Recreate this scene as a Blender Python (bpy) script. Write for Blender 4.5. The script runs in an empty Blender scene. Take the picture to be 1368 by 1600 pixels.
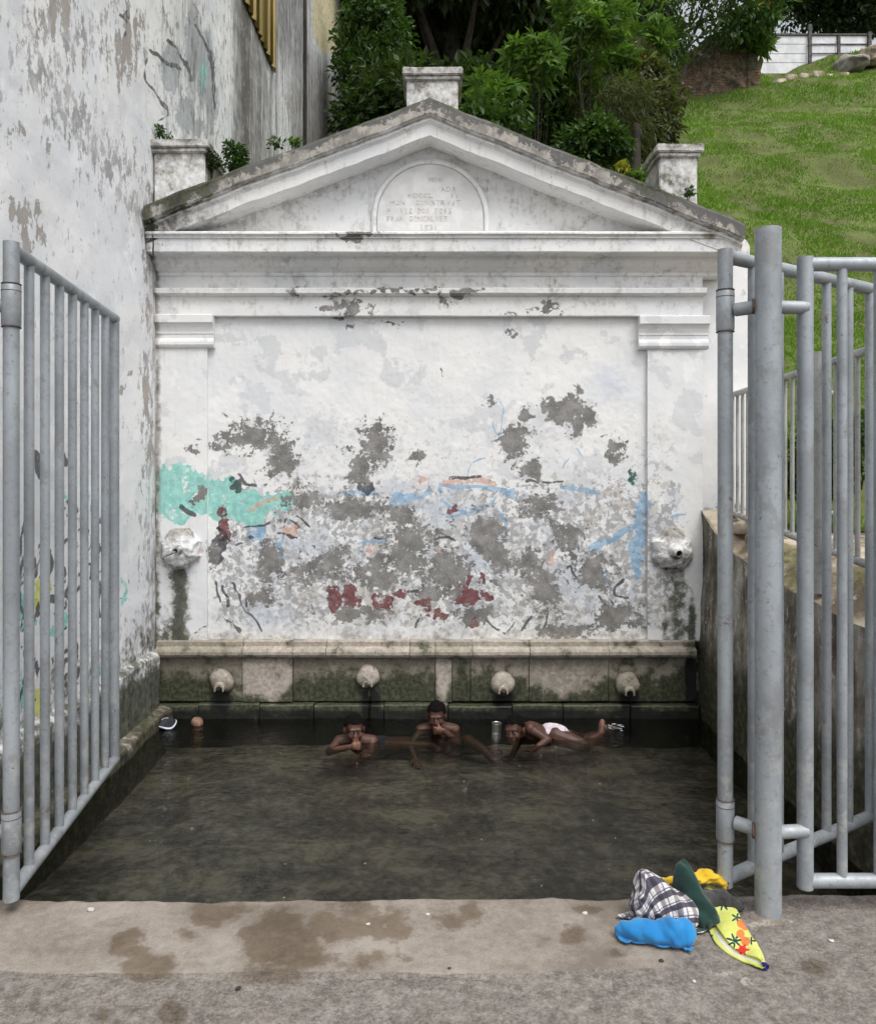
import bpy, bmesh, math, random
import numpy as np
from mathutils import Vector, Matrix

# ------------------------------------------------------------------ camera, sky, sun, exposure
scene = bpy.context.scene
CAMH, FPX, CX, HY = 1.6, 1200.0, 684.0, 735.0          # eye height, focal length (in 1600-high pixels), vanishing point
cam_d = bpy.data.cameras.new('camera')
cam_d.sensor_fit = 'VERTICAL'
cam_d.sensor_height = 24.0
cam_d.lens = 24.0 * FPX / 1600.0
cam_d.shift_y = -(800.0 - HY) / 1600.0
cam_d.clip_start = 0.05
cam_d.clip_end = 400
cam = bpy.data.objects.new('camera', cam_d)
scene.collection.objects.link(cam)
cam.location = (0, 0, CAMH)
cam.rotation_euler = (math.radians(90), 0, 0)
scene.camera = cam

SUN_EL, SUN_AZ = math.radians(60), math.radians(150)   # high sun behind thin cloud, behind the viewer
world = bpy.data.worlds.new('World')
scene.world = world
world.use_nodes = True
wn = world.node_tree
wn.nodes.clear()
sky = wn.nodes.new('ShaderNodeTexSky')
sky.sky_type = 'NISHITA'
sky.sun_disc = False
sky.sun_elevation = SUN_EL
sky.sun_rotation = SUN_AZ
sky.air_density = 1.0
sky.dust_density = 4.0
sky.ozone_density = 1.0
hsv = wn.nodes.new('ShaderNodeHueSaturation')           # overcast: the blue is veiled by cloud
hsv.inputs['Saturation'].default_value = 0.22
bg = wn.nodes.new('ShaderNodeBackground')
bg.inputs['Strength'].default_value = 0.15
wo = wn.nodes.new('ShaderNodeOutputWorld')
wn.links.new(sky.outputs[0], hsv.inputs['Color'])
wn.links.new(hsv.outputs[0], bg.inputs[0])
wn.links.new(bg.outputs[0], wo.inputs[0])

sun_d = bpy.data.lights.new('sun', 'SUN')
sun_d.energy = 1.2
sun_d.angle = math.radians(40)
sun_d.color = (1.0, 0.97, 0.93)
sun = bpy.data.objects.new('sun', sun_d)
scene.collection.objects.link(sun)
sdir = Vector((math.sin(SUN_AZ) * math.cos(SUN_EL), math.cos(SUN_AZ) * math.cos(SUN_EL), math.sin(SUN_EL)))
sun.rotation_euler = sdir.to_track_quat('Z', 'Y').to_euler()
sun.location = sdir * 30

scene.view_settings.view_transform = 'Standard'
scene.view_settings.look = 'None'
scene.view_settings.gamma = 1.0
scene.view_settings.exposure = 0.48
scene.cycles.max_bounces = 5
scene.cycles.diffuse_bounces = 3
scene.cycles.glossy_bounces = 2
scene.cycles.transmission_bounces = 2
scene.cycles.transparent_max_bounces = 8
scene.cycles.caustics_reflective = False
scene.cycles.caustics_refractive = False
scene.cycles.sample_clamp_indirect = 6.0
scene.cycles.use_adaptive_sampling = True
scene.cycles.adaptive_threshold = 0.02

random.seed(7)
RNG = np.random.default_rng(11)
COL = scene.collection

def X(px, Y): return (px - CX) * Y / FPX
def H(py, Y): return CAMH + (HY - py) * Y / FPX

# ------------------------------------------------------------------ numpy noise
def _hash(i, j, k, s):
    n = (i * 374761393 + j * 668265263 + k * 1274126177 + s * 144269) & 0xFFFFFFFF
    n = ((n ^ (n >> 13)) * 1274126177) & 0xFFFFFFFF
    n = n ^ (n >> 16)
    return (n & 0xFFFFFF) / float(0xFFFFFF)

def vnoise(p, s=0):
    p = np.asarray(p, float)
    i = np.floor(p).astype(np.int64)
    f = p - i
    f = f * f * (3 - 2 * f)
    r = 0
    for a in (0, 1):
        for b in (0, 1):
            for c in (0, 1):
                w = (f[:, 0] if a else 1 - f[:, 0]) * (f[:, 1] if b else 1 - f[:, 1]) * (f[:, 2] if c else 1 - f[:, 2])
                r = r + w * _hash(i[:, 0] + a, i[:, 1] + b, i[:, 2] + c, s)
    return r * 2 - 1

def fbm(p, scale=1.0, octv=4, s=0):
    p = np.asarray(p, float) * scale
    r, a = 0, 0.5
    for o in range(octv):
        r = r + a * vnoise(p, s + o * 17)
        p = p * 2.03
        a *= 0.5
    return r

# ------------------------------------------------------------------ objects
def mesh_np(name, V, F, smooth=False, attrs=None):
    """F: list of index arrays (n,k)"""
    me = bpy.data.meshes.new(name)
    V = np.asarray(V, np.float32)
    me.vertices.add(len(V))
    me.vertices.foreach_set('co', V.ravel())
    if isinstance(F, np.ndarray): F = [F]
    F = [np.asarray(f, np.int32) for f in F if len(f)]
    tot = np.concatenate([np.full(len(f), f.shape[1], np.int32) for f in F])
    idx = np.concatenate([f.ravel() for f in F])
    me.loops.add(len(idx))
    me.loops.foreach_set('vertex_index', idx)
    me.polygons.add(len(tot))
    st = np.zeros(len(tot), np.int32)
    st[1:] = np.cumsum(tot)[:-1]
    me.polygons.foreach_set('loop_start', st)
    me.polygons.foreach_set('loop_total', tot)
    me.polygons.foreach_set('use_smooth', np.full(len(tot), smooth))
    me.update(calc_edges=True)
    me.validate()
    if attrs:
        for k, v in attrs.items():
            a = me.attributes.new(k, 'FLOAT', 'POINT')
            a.data.foreach_set('value', np.asarray(v, np.float32))
    return me

def add(name, me, mat=None, parent=None):
    o = bpy.data.objects.new(name, me)
    COL.objects.link(o)
    if mat: me.materials.append(mat)
    if parent:
        o.parent = parent
        o.matrix_parent_inverse = Matrix.Translation(-parent.location)      # meshes hold world coordinates
    return o

def tag(o, label=None, cat=None, group=None, kind=None):
    if label: o['label'] = label
    if cat: o['category'] = cat
    if group: o['group'] = group
    if kind: o['kind'] = kind
    return o

def thing(name, loc, label, cat, group=None):
    o = bpy.data.objects.new(name, None)
    COL.objects.link(o)
    o.location = loc
    o.empty_display_size = 0.1
    return tag(o, label, cat, group)

class MB:
    """collects shapes into one mesh"""
    def __init__(s): s.v, s.f = [], []
    def raw(s, V, F):
        b = len(s.v)
        s.v += [tuple(p) for p in V]
        s.f += [tuple(i + b for i in q) for q in F]
        return s
    def box(s, a, b):
        x0, y0, z0 = a; x1, y1, z1 = b
        V = [(x0,y0,z0),(x1,y0,z0),(x1,y1,z0),(x0,y1,z0),(x0,y0,z1),(x1,y0,z1),(x1,y1,z1),(x0,y1,z1)]
        return s.raw(V, [(0,3,2,1),(4,5,6,7),(0,1,5,4),(1,2,6,5),(2,3,7,6),(3,0,4,7)])
    def tube(s, pts, r, n=14, cap=True):
        pts = [Vector(p) for p in pts]
        rs = r if isinstance(r, (list, tuple)) else [r] * len(pts)
        V, F = [], []
        up = None
        for i, p in enumerate(pts):
            d = (pts[min(i + 1, len(pts) - 1)] - pts[max(i - 1, 0)]).normalized()
            if up is None:
                up = Vector((0, 0, 1)) if abs(d.z) < 0.9 else Vector((1, 0, 0))
            u = d.cross(up).normalized()
            w = u.cross(d).normalized()
            up = w
            for k in range(n):
                a = 2 * math.pi * k / n
                V.append(p + (u * math.cos(a) + w * math.sin(a)) * rs[i])
        for i in range(len(pts) - 1):
            for k in range(n):
                k2 = (k + 1) % n
                F.append((i*n+k, i*n+k2, (i+1)*n+k2, (i+1)*n+k))
        if cap:
            F.append(tuple(range(n - 1, -1, -1)))
            F.append(tuple(range((len(pts)-1)*n, len(pts)*n)))
        return s.raw(V, F)
    def lathe(s, prof, origin, axis, n=24, up=(0, 0, 1)):
        """prof: (radius, along)"""
        ax = Vector(axis).normalized(); o = Vector(origin)
        upv = Vector(up)
        if abs(ax.dot(upv)) > 0.95: upv = Vector((1, 0, 0))
        u = ax.cross(upv).normalized(); w = u.cross(ax)
        V, F = [], []
        for r, t in prof:
            for k in range(n):
                a = 2 * math.pi * (k + 0.5) / n
                V.append(o + ax * t + (u * math.cos(a) + w * math.sin(a)) * max(r, 1e-4))
        for i in range(len(prof) - 1):
            for k in range(n):
                k2 = (k + 1) % n
                F.append((i*n+k, i*n+k2, (i+1)*n+k2, (i+1)*n+k))
        return s.raw(V, F)
    def mesh(s, name, smooth=False, angle=None):
        me = bpy.data.meshes.new(name)
        me.from_pydata([tuple(p) for p in s.v], [], s.f)
        bm = bmesh.new(); bm.from_mesh(me)
        bmesh.ops.recalc_face_normals(bm, faces=bm.faces[:])
        if angle is not None:
            for e in bm.edges:
                if len(e.link_faces) == 2 and e.calc_face_angle(0) > angle: e.smooth = False
        bm.to_mesh(me); bm.free()
        me.polygons.foreach_set('use_smooth', [smooth or angle is not None] * len(me.polygons))
        me.update()
        return me
    def build(s, name, mat, parent=None, smooth=False, angle=None):
        return add(name, s.mesh(name, smooth, angle), mat, parent)

def tubeobj(name, pts, r, mat, parent, n=14):
    return MB().tube(pts, r, n).build(name, mat, parent, angle=0.9)

# ------------------------------------------------------------------ materials
class Mat:
    def __init__(s, name):
        s.m = bpy.data.materials.new(name); s.m.use_nodes = True
        s.t = s.m.node_tree; s.t.nodes.clear(); s._c = None
    def nd(s, t, **kw):
        n = s.t.nodes.new(t)
        for k, v in kw.items(): setattr(n, k, v)
        return n
    def L(s, v, sock):
        if v is None: return
        if isinstance(v, bpy.types.NodeSocket): s.t.links.new(v, sock)
        elif isinstance(v, (tuple, list)) and len(v) == 3 and sock.type == 'RGBA': sock.default_value = (*v, 1)
        else: sock.default_value = v
    def co(s):
        if s._c is None: s._c = s.nd('ShaderNodeTexCoord').outputs['Object']
        return s._c
    def mp(s, scale=(1,1,1), loc=(0,0,0), rot=(0,0,0)):
        n = s.nd('ShaderNodeMapping'); s.L(s.co(), n.inputs[0])
        n.inputs['Scale'].default_value = scale; n.inputs['Location'].default_value = loc
        n.inputs['Rotation'].default_value = rot
        return n.outputs[0]
    def noise(s, scale, detail=6, rough=0.55, vec=None, dist=0.0, color=False):
        n = s.nd('ShaderNodeTexNoise'); s.L(vec or s.co(), n.inputs['Vector'])
        n.inputs['Scale'].default_value = scale; n.inputs['Detail'].default_value = detail
        n.inputs['Roughness'].default_value = rough; n.inputs['Distortion'].default_value = dist
        return n.outputs['Color' if color else 'Fac']
    def vor(s, scale, vec=None, feature='F1', rand=1.0, out='Distance'):
        n = s.nd('ShaderNodeTexVoronoi', feature=feature); s.L(vec or s.co(), n.inputs['Vector'])
        n.inputs['Scale'].default_value = scale; n.inputs['Randomness'].default_value = rand
        return n.outputs[out]
    def ma(s, op, a, b=0.0, clamp=False):
        n = s.nd('ShaderNodeMath', operation=op, use_clamp=clamp); s.L(a, n.inputs[0]); s.L(b, n.inputs[1])
        return n.outputs[0]
    def ss(s, x, a, b, lo=0.0, hi=1.0):
        n = s.nd('ShaderNodeMapRange', interpolation_type='SMOOTHSTEP'); s.L(x, n.inputs[0])
        for i, v in enumerate((a, b, lo, hi)): n.inputs[i + 1].default_value = v
        return n.outputs[0]
    def ramp(s, x, stops):
        n = s.nd('ShaderNodeValToRGB'); s.L(x, n.inputs[0]); e = n.color_ramp.elements
        while len(e) < len(stops): e.new(0.5)
        for q, (p, c) in zip(e, stops):
            q.position = p; q.color = (*c, 1)
        return n.outputs[0]
    def mix(s, f, a, b, blend='MIX'):
        n = s.nd('ShaderNodeMix', data_type='RGBA', blend_type=blend)
        s.L(f, n.inputs[0]); s.L(a, n.inputs[6]); s.L(b, n.inputs[7])
        return n.outputs[2]
    def at(s, name):
        return s.nd('ShaderNodeAttribute', attribute_name=name).outputs['Fac']
    def sep(s, v=None):
        n = s.nd('ShaderNodeSeparateXYZ'); s.L(v or s.co(), n.inputs[0]); return n.outputs
    def bump(s, h, strength=0.5, dist=0.01, normal=None):
        n = s.nd('ShaderNodeBump'); s.L(h, n.inputs['Height'])
        n.inputs['Strength'].default_value = strength; n.inputs['Distance'].default_value = dist
        if normal: s.L(normal, n.inputs['Normal'])
        return n.outputs[0]
    def done(s, col, rough=0.8, normal=None, metal=0.0, spec=0.5, **kw):
        b = s.nd('ShaderNodeBsdfPrincipled'); o = s.nd('ShaderNodeOutputMaterial')
        s.L(col, b.inputs['Base Color']); s.L(rough, b.inputs['Roughness']); s.L(metal, b.inputs['Metallic'])
        s.L(spec, b.inputs['Specular IOR Level'])
        if normal: s.L(normal, b.inputs['Normal'])
        for k, v in kw.items(): s.L(v, b.inputs[k])
        s.t.links.new(b.outputs[0], o.inputs[0])
        return s.m

PAINTS = {'turq': (0.22, 0.50, 0.45), 'blue': (0.10, 0.30, 0.50), 'red': (0.13, 0.028, 0.032),
          'orange': (0.52, 0.27, 0.19), 'black': (0.022, 0.022, 0.028), 'cream': (0.66, 0.58, 0.34),
          'yell': (0.55, 0.58, 0.16), 'slate': (0.30, 0.32, 0.35)}

def m_plaster(name, layers, streak=False, white=(0.80, 0.80, 0.79)):
    m = Mat(name)
    n1 = m.noise(6.5, 10, 0.63)
    n2 = m.noise(24, 8, 0.62)
    n3 = m.noise(1.7, 5, 0.5)
    fine = m.noise(130, 5, 0.6)
    env = m.at('peel')
    n4 = m.noise(17, 6, 0.68, vec=m.mp((1, 1, 1), (2.2, 6.1, 3.3)))
    nn = m.ma('ADD', m.ma('MULTIPLY', n1, 0.30), m.ma('ADD', m.ma('MULTIPLY', n4, 0.38), m.ma('MULTIPLY', m.noise(40, 7, 0.7, vec=m.mp((1, 1, 1), (4, 9, 2))), 0.32)))
    v = m.ma('ADD', nn, m.ma('MULTIPLY', env, 0.215 if not streak else 0.20))
    if streak:
        vs = m.noise(1.0, 9, 0.66, vec=m.mp((9, 9, 2.6)))
        v = m.ma('ADD', m.ma('MULTIPLY', v, 0.55), m.ma('ADD', m.ma('MULTIPLY', vs, 0.45), m.ma('MULTIPLY', env, 0.06)))
    peel = m.ss(v, 0.600, 0.612) if streak else m.ss(v, 0.629, 0.639)
    # undercoat
    plaster = m.ramp(m.ma('ADD', m.ma('MULTIPLY', m.noise(9, 8, 0.6), 0.7), m.ma('MULTIPLY', fine, 0.3)),
                     [(0.38, (0.150, 0.147, 0.142)), (0.5, (0.225, 0.220, 0.212)), (0.60, (0.31, 0.302, 0.288))])
    # several generations of whitewash
    w = m.mix(m.ss(n3, 0.42, 0.60), white, tuple(c * k for c, k in zip(white, (0.91, 0.925, 0.95))))
    patch = m.ss(m.noise(3.1, 7, 0.58, vec=m.mp((1, 1, 1), (7.3, 2.1, 4.4))), 0.565, 0.585)
    w = m.mix(m.ma('MULTIPLY', m.ma('MULTIPLY', patch, 0.7), 0.5 if streak else m.at('patchy')), w, (0.60, 0.615, 0.635))
    if not streak:
        bd = m.at('band')
        o1 = m.noise(10, 9, 0.68, vec=m.mp((1, 1, 1), (8.1, 3.3, 1.9))); o2 = m.noise(19, 9, 0.68, vec=m.mp((1, 1, 1), (1.1, 7.3, 5.9)))
        w = m.mix(m.ma('MULTIPLY', m.ss(m.ma('ADD', o1, m.ma('MULTIPLY', bd, 0.10)), 0.595, 0.61), m.ma('MULTIPLY', m.ss(bd, 0.05, 0.5), 0.85)), w, m.mix(m.ss(n3, 0.45, 0.55), (0.55, 0.575, 0.62), (0.53, 0.50, 0.46)))
        w = m.mix(m.ma('MULTIPLY', m.ss(m.ma('ADD', o2, m.ma('MULTIPLY', bd, 0.10)), 0.60, 0.615), m.ma('MULTIPLY', m.ss(bd, 0.05, 0.5), 0.9)), w, (0.36, 0.36, 0.365))
    patch2 = m.ss(m.noise(5.5, 8, 0.6, vec=m.mp((1, 1, 1), (1.3, 9.1, 3.4))), 0.60, 0.615)
    w = m.mix(m.ma('MULTIPLY', patch2, 0.6), w, (0.84, 0.84, 0.83))
    w = m.mix(m.ma('MULTIPLY', m.ss(m.noise(48, 6, 0.7), 0.62, 0.70), 0.45), w, (0.40, 0.385, 0.36))
    brk = m.noise(15, 8, 0.66, vec=m.mp((1, 1, 1), (3.1, 5.2, 0.4)))
    # washes of old colour under the white
    wash = m.at('lav')
    w = m.mix(m.ma('MULTIPLY', m.ss(m.ma('ADD', wash, m.ma('MULTIPLY', m.ma('SUBTRACT', n1, 0.5), 0.5)), 0.02, 0.20), 0.7), w, (0.57, 0.61, 0.68))
    for k in layers:
        a = m.at(k)
        e = m.ma('ADD', a, m.ma('MULTIPLY', m.ma('SUBTRACT', brk, 0.47), 0.022 if k in ('black', 'blue', 'orange') else 0.085))
        mk = m.ma('MULTIPLY', m.ss(e, 0.0005, 0.005), m.ss(a, -0.045, -0.02))
        mk = m.ma('MULTIPLY', mk, m.ma('GREATER_THAN', m.ma('ABSOLUTE', a), 1e-6))
        cov = m.ss(m.noise(13, 9, 0.70, vec=m.mp((1, 1, 1), (len(k) * 1.7, 2.2, ord(k[0]) * .37))), *((0.40, 0.43) if k in ('turq', 'red') and not streak else ((0.34, 0.37) if streak else (0.41, 0.44))))
        mk = m.ma('MULTIPLY', mk, cov)
        mk = m.ma('MULTIPLY', mk, {'blue': 0.58, 'orange': 0.6, 'slate': 0.75, 'black': 0.85}.get(k, 0.92))
        w = m.mix(mk, w, m.mix(m.ss(n2, 0.35, 0.65), PAINTS[k], tuple(min(1, c * 1.3 + 0.03) for c in PAINTS[k])))
    if streak:
        st = m.noise(1.0, 8, 0.62, vec=m.mp((5.5, 5.5, 0.42)))
        st2 = m.noise(1.0, 9, 0.7, vec=m.mp((26, 26, 1.9), (4, 4, 4)))
        g = m.ma('ADD', m.ma('MULTIPLY', st, 0.5), m.ma('ADD', m.ma('MULTIPLY', st2, 0.5), m.ma('MULTIPLY', m.at('grime_shade'), 0.26)))
        w = m.mix(m.ma('MULTIPLY', m.ss(g, 0.555, 0.74), 0.88), w, m.mix(m.ss(n1, 0.4, 0.62), (0.19, 0.185, 0.175), (0.33, 0.335, 0.345)))
        w = m.mix(m.ma('MULTIPLY', m.ss(m.ma('ADD', m.at('grime_shade'), m.ma('SUBTRACT', st2, 0.5)), 0.75, 1.15), 0.8), w, (0.105, 0.094, 0.078))
        sc = m.ss(m.ma('ADD', m.noise(1.0, 9, 0.72, vec=m.mp((20, 16, 9), (2, 2, 2), (0.35, 0, 0))), m.ma('MULTIPLY', m.at('scar'), 0.15)), 0.60, 0.645)
        w = m.mix(m.ma('MULTIPLY', sc, 0.75), w, m.mix(m.ss(n1, 0.42, 0.58), (0.20, 0.195, 0.20), (0.42, 0.41, 0.41)))
        fl = m.ss(m.noise(1.0, 8, 0.72, vec=m.mp((60, 46, 24), (5, 1, 2))), 0.60, 0.66)
        w = m.mix(m.ma('MULTIPLY', fl, 0.55), w, (0.36, 0.355, 0.36))
        plaster = m.mix(0.65, plaster, (0.46, 0.425, 0.385))
    if not streak:
        plaster = m.mix(m.ma('MULTIPLY', m.ss(m.noise(70, 6, 0.72, vec=m.mp((1, 1, 1), (5, 5, 5))), 0.59, 0.62), 0.5), plaster, (0.50, 0.50, 0.495))
        plaster = m.mix(m.ma('MULTIPLY', m.ss(m.noise(30, 6, 0.7, vec=m.mp((1, 1, 1), (6, 1, 5))), 0.56, 0.62), 0.5), plaster, (0.115, 0.11, 0.105))
        dr = m.noise(1.0, 7, 0.66, vec=m.mp((34, 34, 2.2)))
        w = m.mix(m.ma('MULTIPLY', m.ma('MULTIPLY', m.ss(dr, 0.50, 0.68), m.ss(n1, 0.42, 0.60)), m.ma('MULTIPLY', m.at('drip'), 0.75)), w, (0.34, 0.315, 0.275))
    col = m.mix(peel, w, plaster)
    if not streak:
        gr = m.ma('ADD', m.at('grime_shade'), m.ma('MULTIPLY', m.ma('SUBTRACT', m.ma('ADD', m.ma('MULTIPLY', n1, 0.5), m.ma('MULTIPLY', n2, 0.5)), 0.5), 2.4))
        gm = m.ma('MULTIPLY', m.ss(gr, 0.25, 0.95), m.ss(m.at('grime_shade'), 0.02, 0.2))
        gz1 = m.noise(13, 9, 0.72, vec=m.mp((1, 1, 0.7), (3, 1, 7)))
        gcol = m.mix(m.ss(gz1, 0.42, 0.58), (0.34, 0.315, 0.275), (0.16, 0.145, 0.12))
        gcol = m.mix(m.ma('MULTIPLY', m.ss(m.ma('ADD', m.noise(7, 9, 0.72, vec=m.mp((1, 1, 1), (9, 4, 2))), m.ma('MULTIPLY', m.at('lichen'), 0.17)), 0.545, 0.59), m.ss(m.at('grime_shade'), .4, .9)), gcol, (0.035, 0.033, 0.029))
        col = m.mix(m.ma('MULTIPLY', gm, 0.88), col, gcol)
    ms = m.ma('ADD', m.at('moss'), m.ma('MULTIPLY', m.ma('SUBTRACT', m.ma('ADD', m.ma('MULTIPLY', n1, 0.55), m.ma('MULTIPLY', n2, 0.45)), 0.5), 3.2))
    mm = m.ma('MULTIPLY', m.ss(ms, 0.25, 0.85), m.ss(m.at('moss'), 0.02, 0.2))
    col = m.mix(m.ma('MULTIPLY', mm, 0.93), col, m.mix(m.ss(n2, 0.38, 0.66), (0.022, 0.024, 0.016), (0.095, 0.10, 0.058)))
    h = m.ma('ADD', m.ma('MULTIPLY', peel, -0.55), m.ma('ADD', m.ma('MULTIPLY', fine, 0.12), m.ma('MULTIPLY', n2, 0.35)))
    return m.done(col, m.ss(n2, 0.3, 0.7, 0.75, 0.95), m.bump(h, 0.75, 0.006), spec=0.25)

M_FAC = m_plaster('peeling_whitewash', ['turq', 'orange', 'blue', 'red', 'black'])
M_WALL = m_plaster('streaked_whitewash', ['slate', 'cream', 'yell', 'turq', 'black'], streak=True, white=(0.78, 0.785, 0.79))

def m_stone():
    m = Mat('old_stone')
    n1 = m.noise(9, 9, 0.62); n2 = m.noise(34, 8, 0.62); fine = m.noise(150, 4, 0.6)
    base = m.mix(m.at('tone'), (0.33, 0.305, 0.245), (0.54, 0.485, 0.44))
    base = m.mix(m.ss(n2, 0.42, 0.62), m.mix(1.0, base, (0.72, 0.70, 0.66), 'MULTIPLY'), base)
    base = m.mix(m.ma('MULTIPLY', m.ss(n1, 0.55, 0.68), 0.5), base, (0.20, 0.18, 0.15))
    base = m.mix(m.ma('MULTIPLY', m.ss(m.noise(60, 5, 0.7), 0.60, 0.68), 0.5), base, (0.12, 0.10, 0.085))
    ms = m.ma('ADD', m.at('moss'), m.ma('MULTIPLY', m.ma('SUBTRACT', m.ma('ADD', m.ma('MULTIPLY', n1, 0.6), m.ma('MULTIPLY', n2, 0.4)), 0.5), 3.6))
    mm = m.ma('MULTIPLY', m.ss(ms, 0.25, 0.85), m.ss(m.at('moss'), 0.02, 0.2))
    green = m.mix(m.ss(n2, 0.38, 0.66), (0.018, 0.021, 0.013), (0.075, 0.085, 0.042))
    col = m.mix(m.ma('MULTIPLY', mm, 0.95), base, green)
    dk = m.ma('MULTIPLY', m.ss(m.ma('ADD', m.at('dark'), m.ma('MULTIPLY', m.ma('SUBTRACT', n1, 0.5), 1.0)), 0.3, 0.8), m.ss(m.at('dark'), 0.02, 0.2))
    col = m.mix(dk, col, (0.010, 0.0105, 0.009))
    h = m.ma('ADD', m.ma('MULTIPLY', n1, 0.6), m.ma('ADD', m.ma('MULTIPLY', n2, 0.4), m.ma('MULTIPLY', fine, 0.15)))
    return m.done(col, m.ss(mm, 0, 1, 0.8, 0.55), m.bump(h, 0.8, 0.008), spec=0.35)
M_STONE = m_stone()

def m_retaining():
    m = Mat('damp_render')
    n1 = m.noise(4, 9, 0.62); n2 = m.noise(22, 8, 0.64); st = m.noise(1.0, 8, 0.65, vec=m.mp((9, 9, 1.6)))
    col = m.ramp(m.ma('ADD', m.ma('MULTIPLY', n1, 0.5), m.ma('MULTIPLY', st, 0.5)),
                 [(0.42, (0.085, 0.073, 0.056)), (0.5, (0.20, 0.18, 0.15)), (0.58, (0.37, 0.34, 0.30))])
    col = m.mix(m.ma('MULTIPLY', m.ss(m.ma('ADD', m.ma('MULTIPLY', n2, 0.6), m.ma('MULTIPLY', st, 0.4)), 0.555, 0.58), 0.7), col, (0.50, 0.47, 0.43))
    ms = m.ma('ADD', m.at('moss'), m.ma('MULTIPLY', m.ma('SUBTRACT', n1, 0.5), 2.2))
    mm = m.ma('MULTIPLY', m.ss(ms, 0.25, 0.9), m.ss(m.at('moss'), 0.02, 0.2))
    col = m.mix(m.ma('MULTIPLY', mm, 0.92), col, m.mix(m.ss(n2, 0.4, 0.64), (0.02, 0.02, 0.014), (0.085, 0.085, 0.042)))
    h = m.ma('ADD', m.ma('MULTIPLY', n1, 0.6), m.ma('MULTIPLY', n2, 0.5))
    return m.done(col, 0.85, m.bump(h, 0.9, 0.015), spec=0.3)
M_RET = m_retaining()

def m_coping():
    m = Mat('worn_coping_stone')
    n1 = m.noise(3.5, 8, 0.6); n2 = m.noise(20, 8, 0.62)
    col = m.ramp(n1, [(0.42, (0.15, 0.12, 0.085)), (0.5, (0.30, 0.245, 0.18)), (0.58, (0.45, 0.39, 0.31))])
    col = m.mix(m.ma('MULTIPLY', m.ss(n2, 0.60, 0.66), 0.7), col, (0.60, 0.56, 0.49))
    col = m.mix(m.ma('MULTIPLY', m.ss(m.noise(2.2, 6, 0.6, vec=m.mp((1, 1, 1), (5, 1, 2))), 0.52, 0.62), 0.75), col, (0.15, 0.15, 0.05))
    return m.done(col, 0.85, m.bump(m.ma('ADD', n1, n2), 0.7, 0.012), spec=0.3)
M_COP = m_coping()

def m_pipe(name='galvanised_pipe', base=(0.315, 0.345, 0.37)):
    m = Mat(name)
    n1 = m.noise(5, 7, 0.6, vec=m.mp((1, 1, 0.5))); n2 = m.noise(45, 7, 0.65); n3 = m.noise(14, 8, 0.7)
    col = m.mix(m.ss(n1, 0.36, 0.66), tuple(c * 0.80 for c in base), tuple(c * 1.12 for c in base))
    col = m.mix(m.ma('MULTIPLY', m.ss(n2, 0.52, 0.70), 0.5), col, (0.19, 0.19, 0.19))
    col = m.mix(m.ma('MULTIPLY', m.ss(m.noise(9, 8, 0.7, vec=m.mp((1, 1, 0.7), (6, 2, 1))), 0.53, 0.62), 0.45), col, (0.20, 0.195, 0.19))
    z = m.sep()[2]
    low = m.ss(z, 0.25, 1.1, 1.0, 0.0)                   # scuffed near the ground
    col = m.mix(m.ma('MULTIPLY', m.ma('MULTIPLY', m.ss(n3, 0.50, 0.62), low), 0.6), col, (0.46, 0.45, 0.435))
    col = m.mix(m.ma('MULTIPLY', m.ss(m.noise(30, 6, 0.7, vec=m.mp((1, 1, 1), (3, 3, 3))), 0.665, 0.70), 0.8), col, (0.10, 0.098, 0.095))
    col = m.mix(m.ma('MULTIPLY', m.ss(m.noise(11, 8, 0.7, vec=m.mp((1, 1, 1), (9, 1, 3))), 0.645, 0.69), 0.7), col, (0.15, 0.07, 0.04))
    col = m.mix(m.at('rust'), col, (0.13, 0.055, 0.03))
    return m.done(col, m.ss(n2, 0.3, 0.7, 0.42, 0.62), m.bump(n2, 0.18, 0.003), metal=0.25)
M_PIPE = m_pipe()
M_PIPE2 = m_pipe('pale_painted_pipe', (0.40, 0.41, 0.395))

def m_rust():
    m = Mat('rusty_weld'); n = m.noise(40, 6, 0.6)
    return m.done(m.ramp(n, [(0.42, (0.06, 0.045, 0.04)), (0.58, (0.14, 0.085, 0.06))]), 0.85, m.bump(n, 0.4, 0.003))
M_RUST = m_rust()

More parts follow.
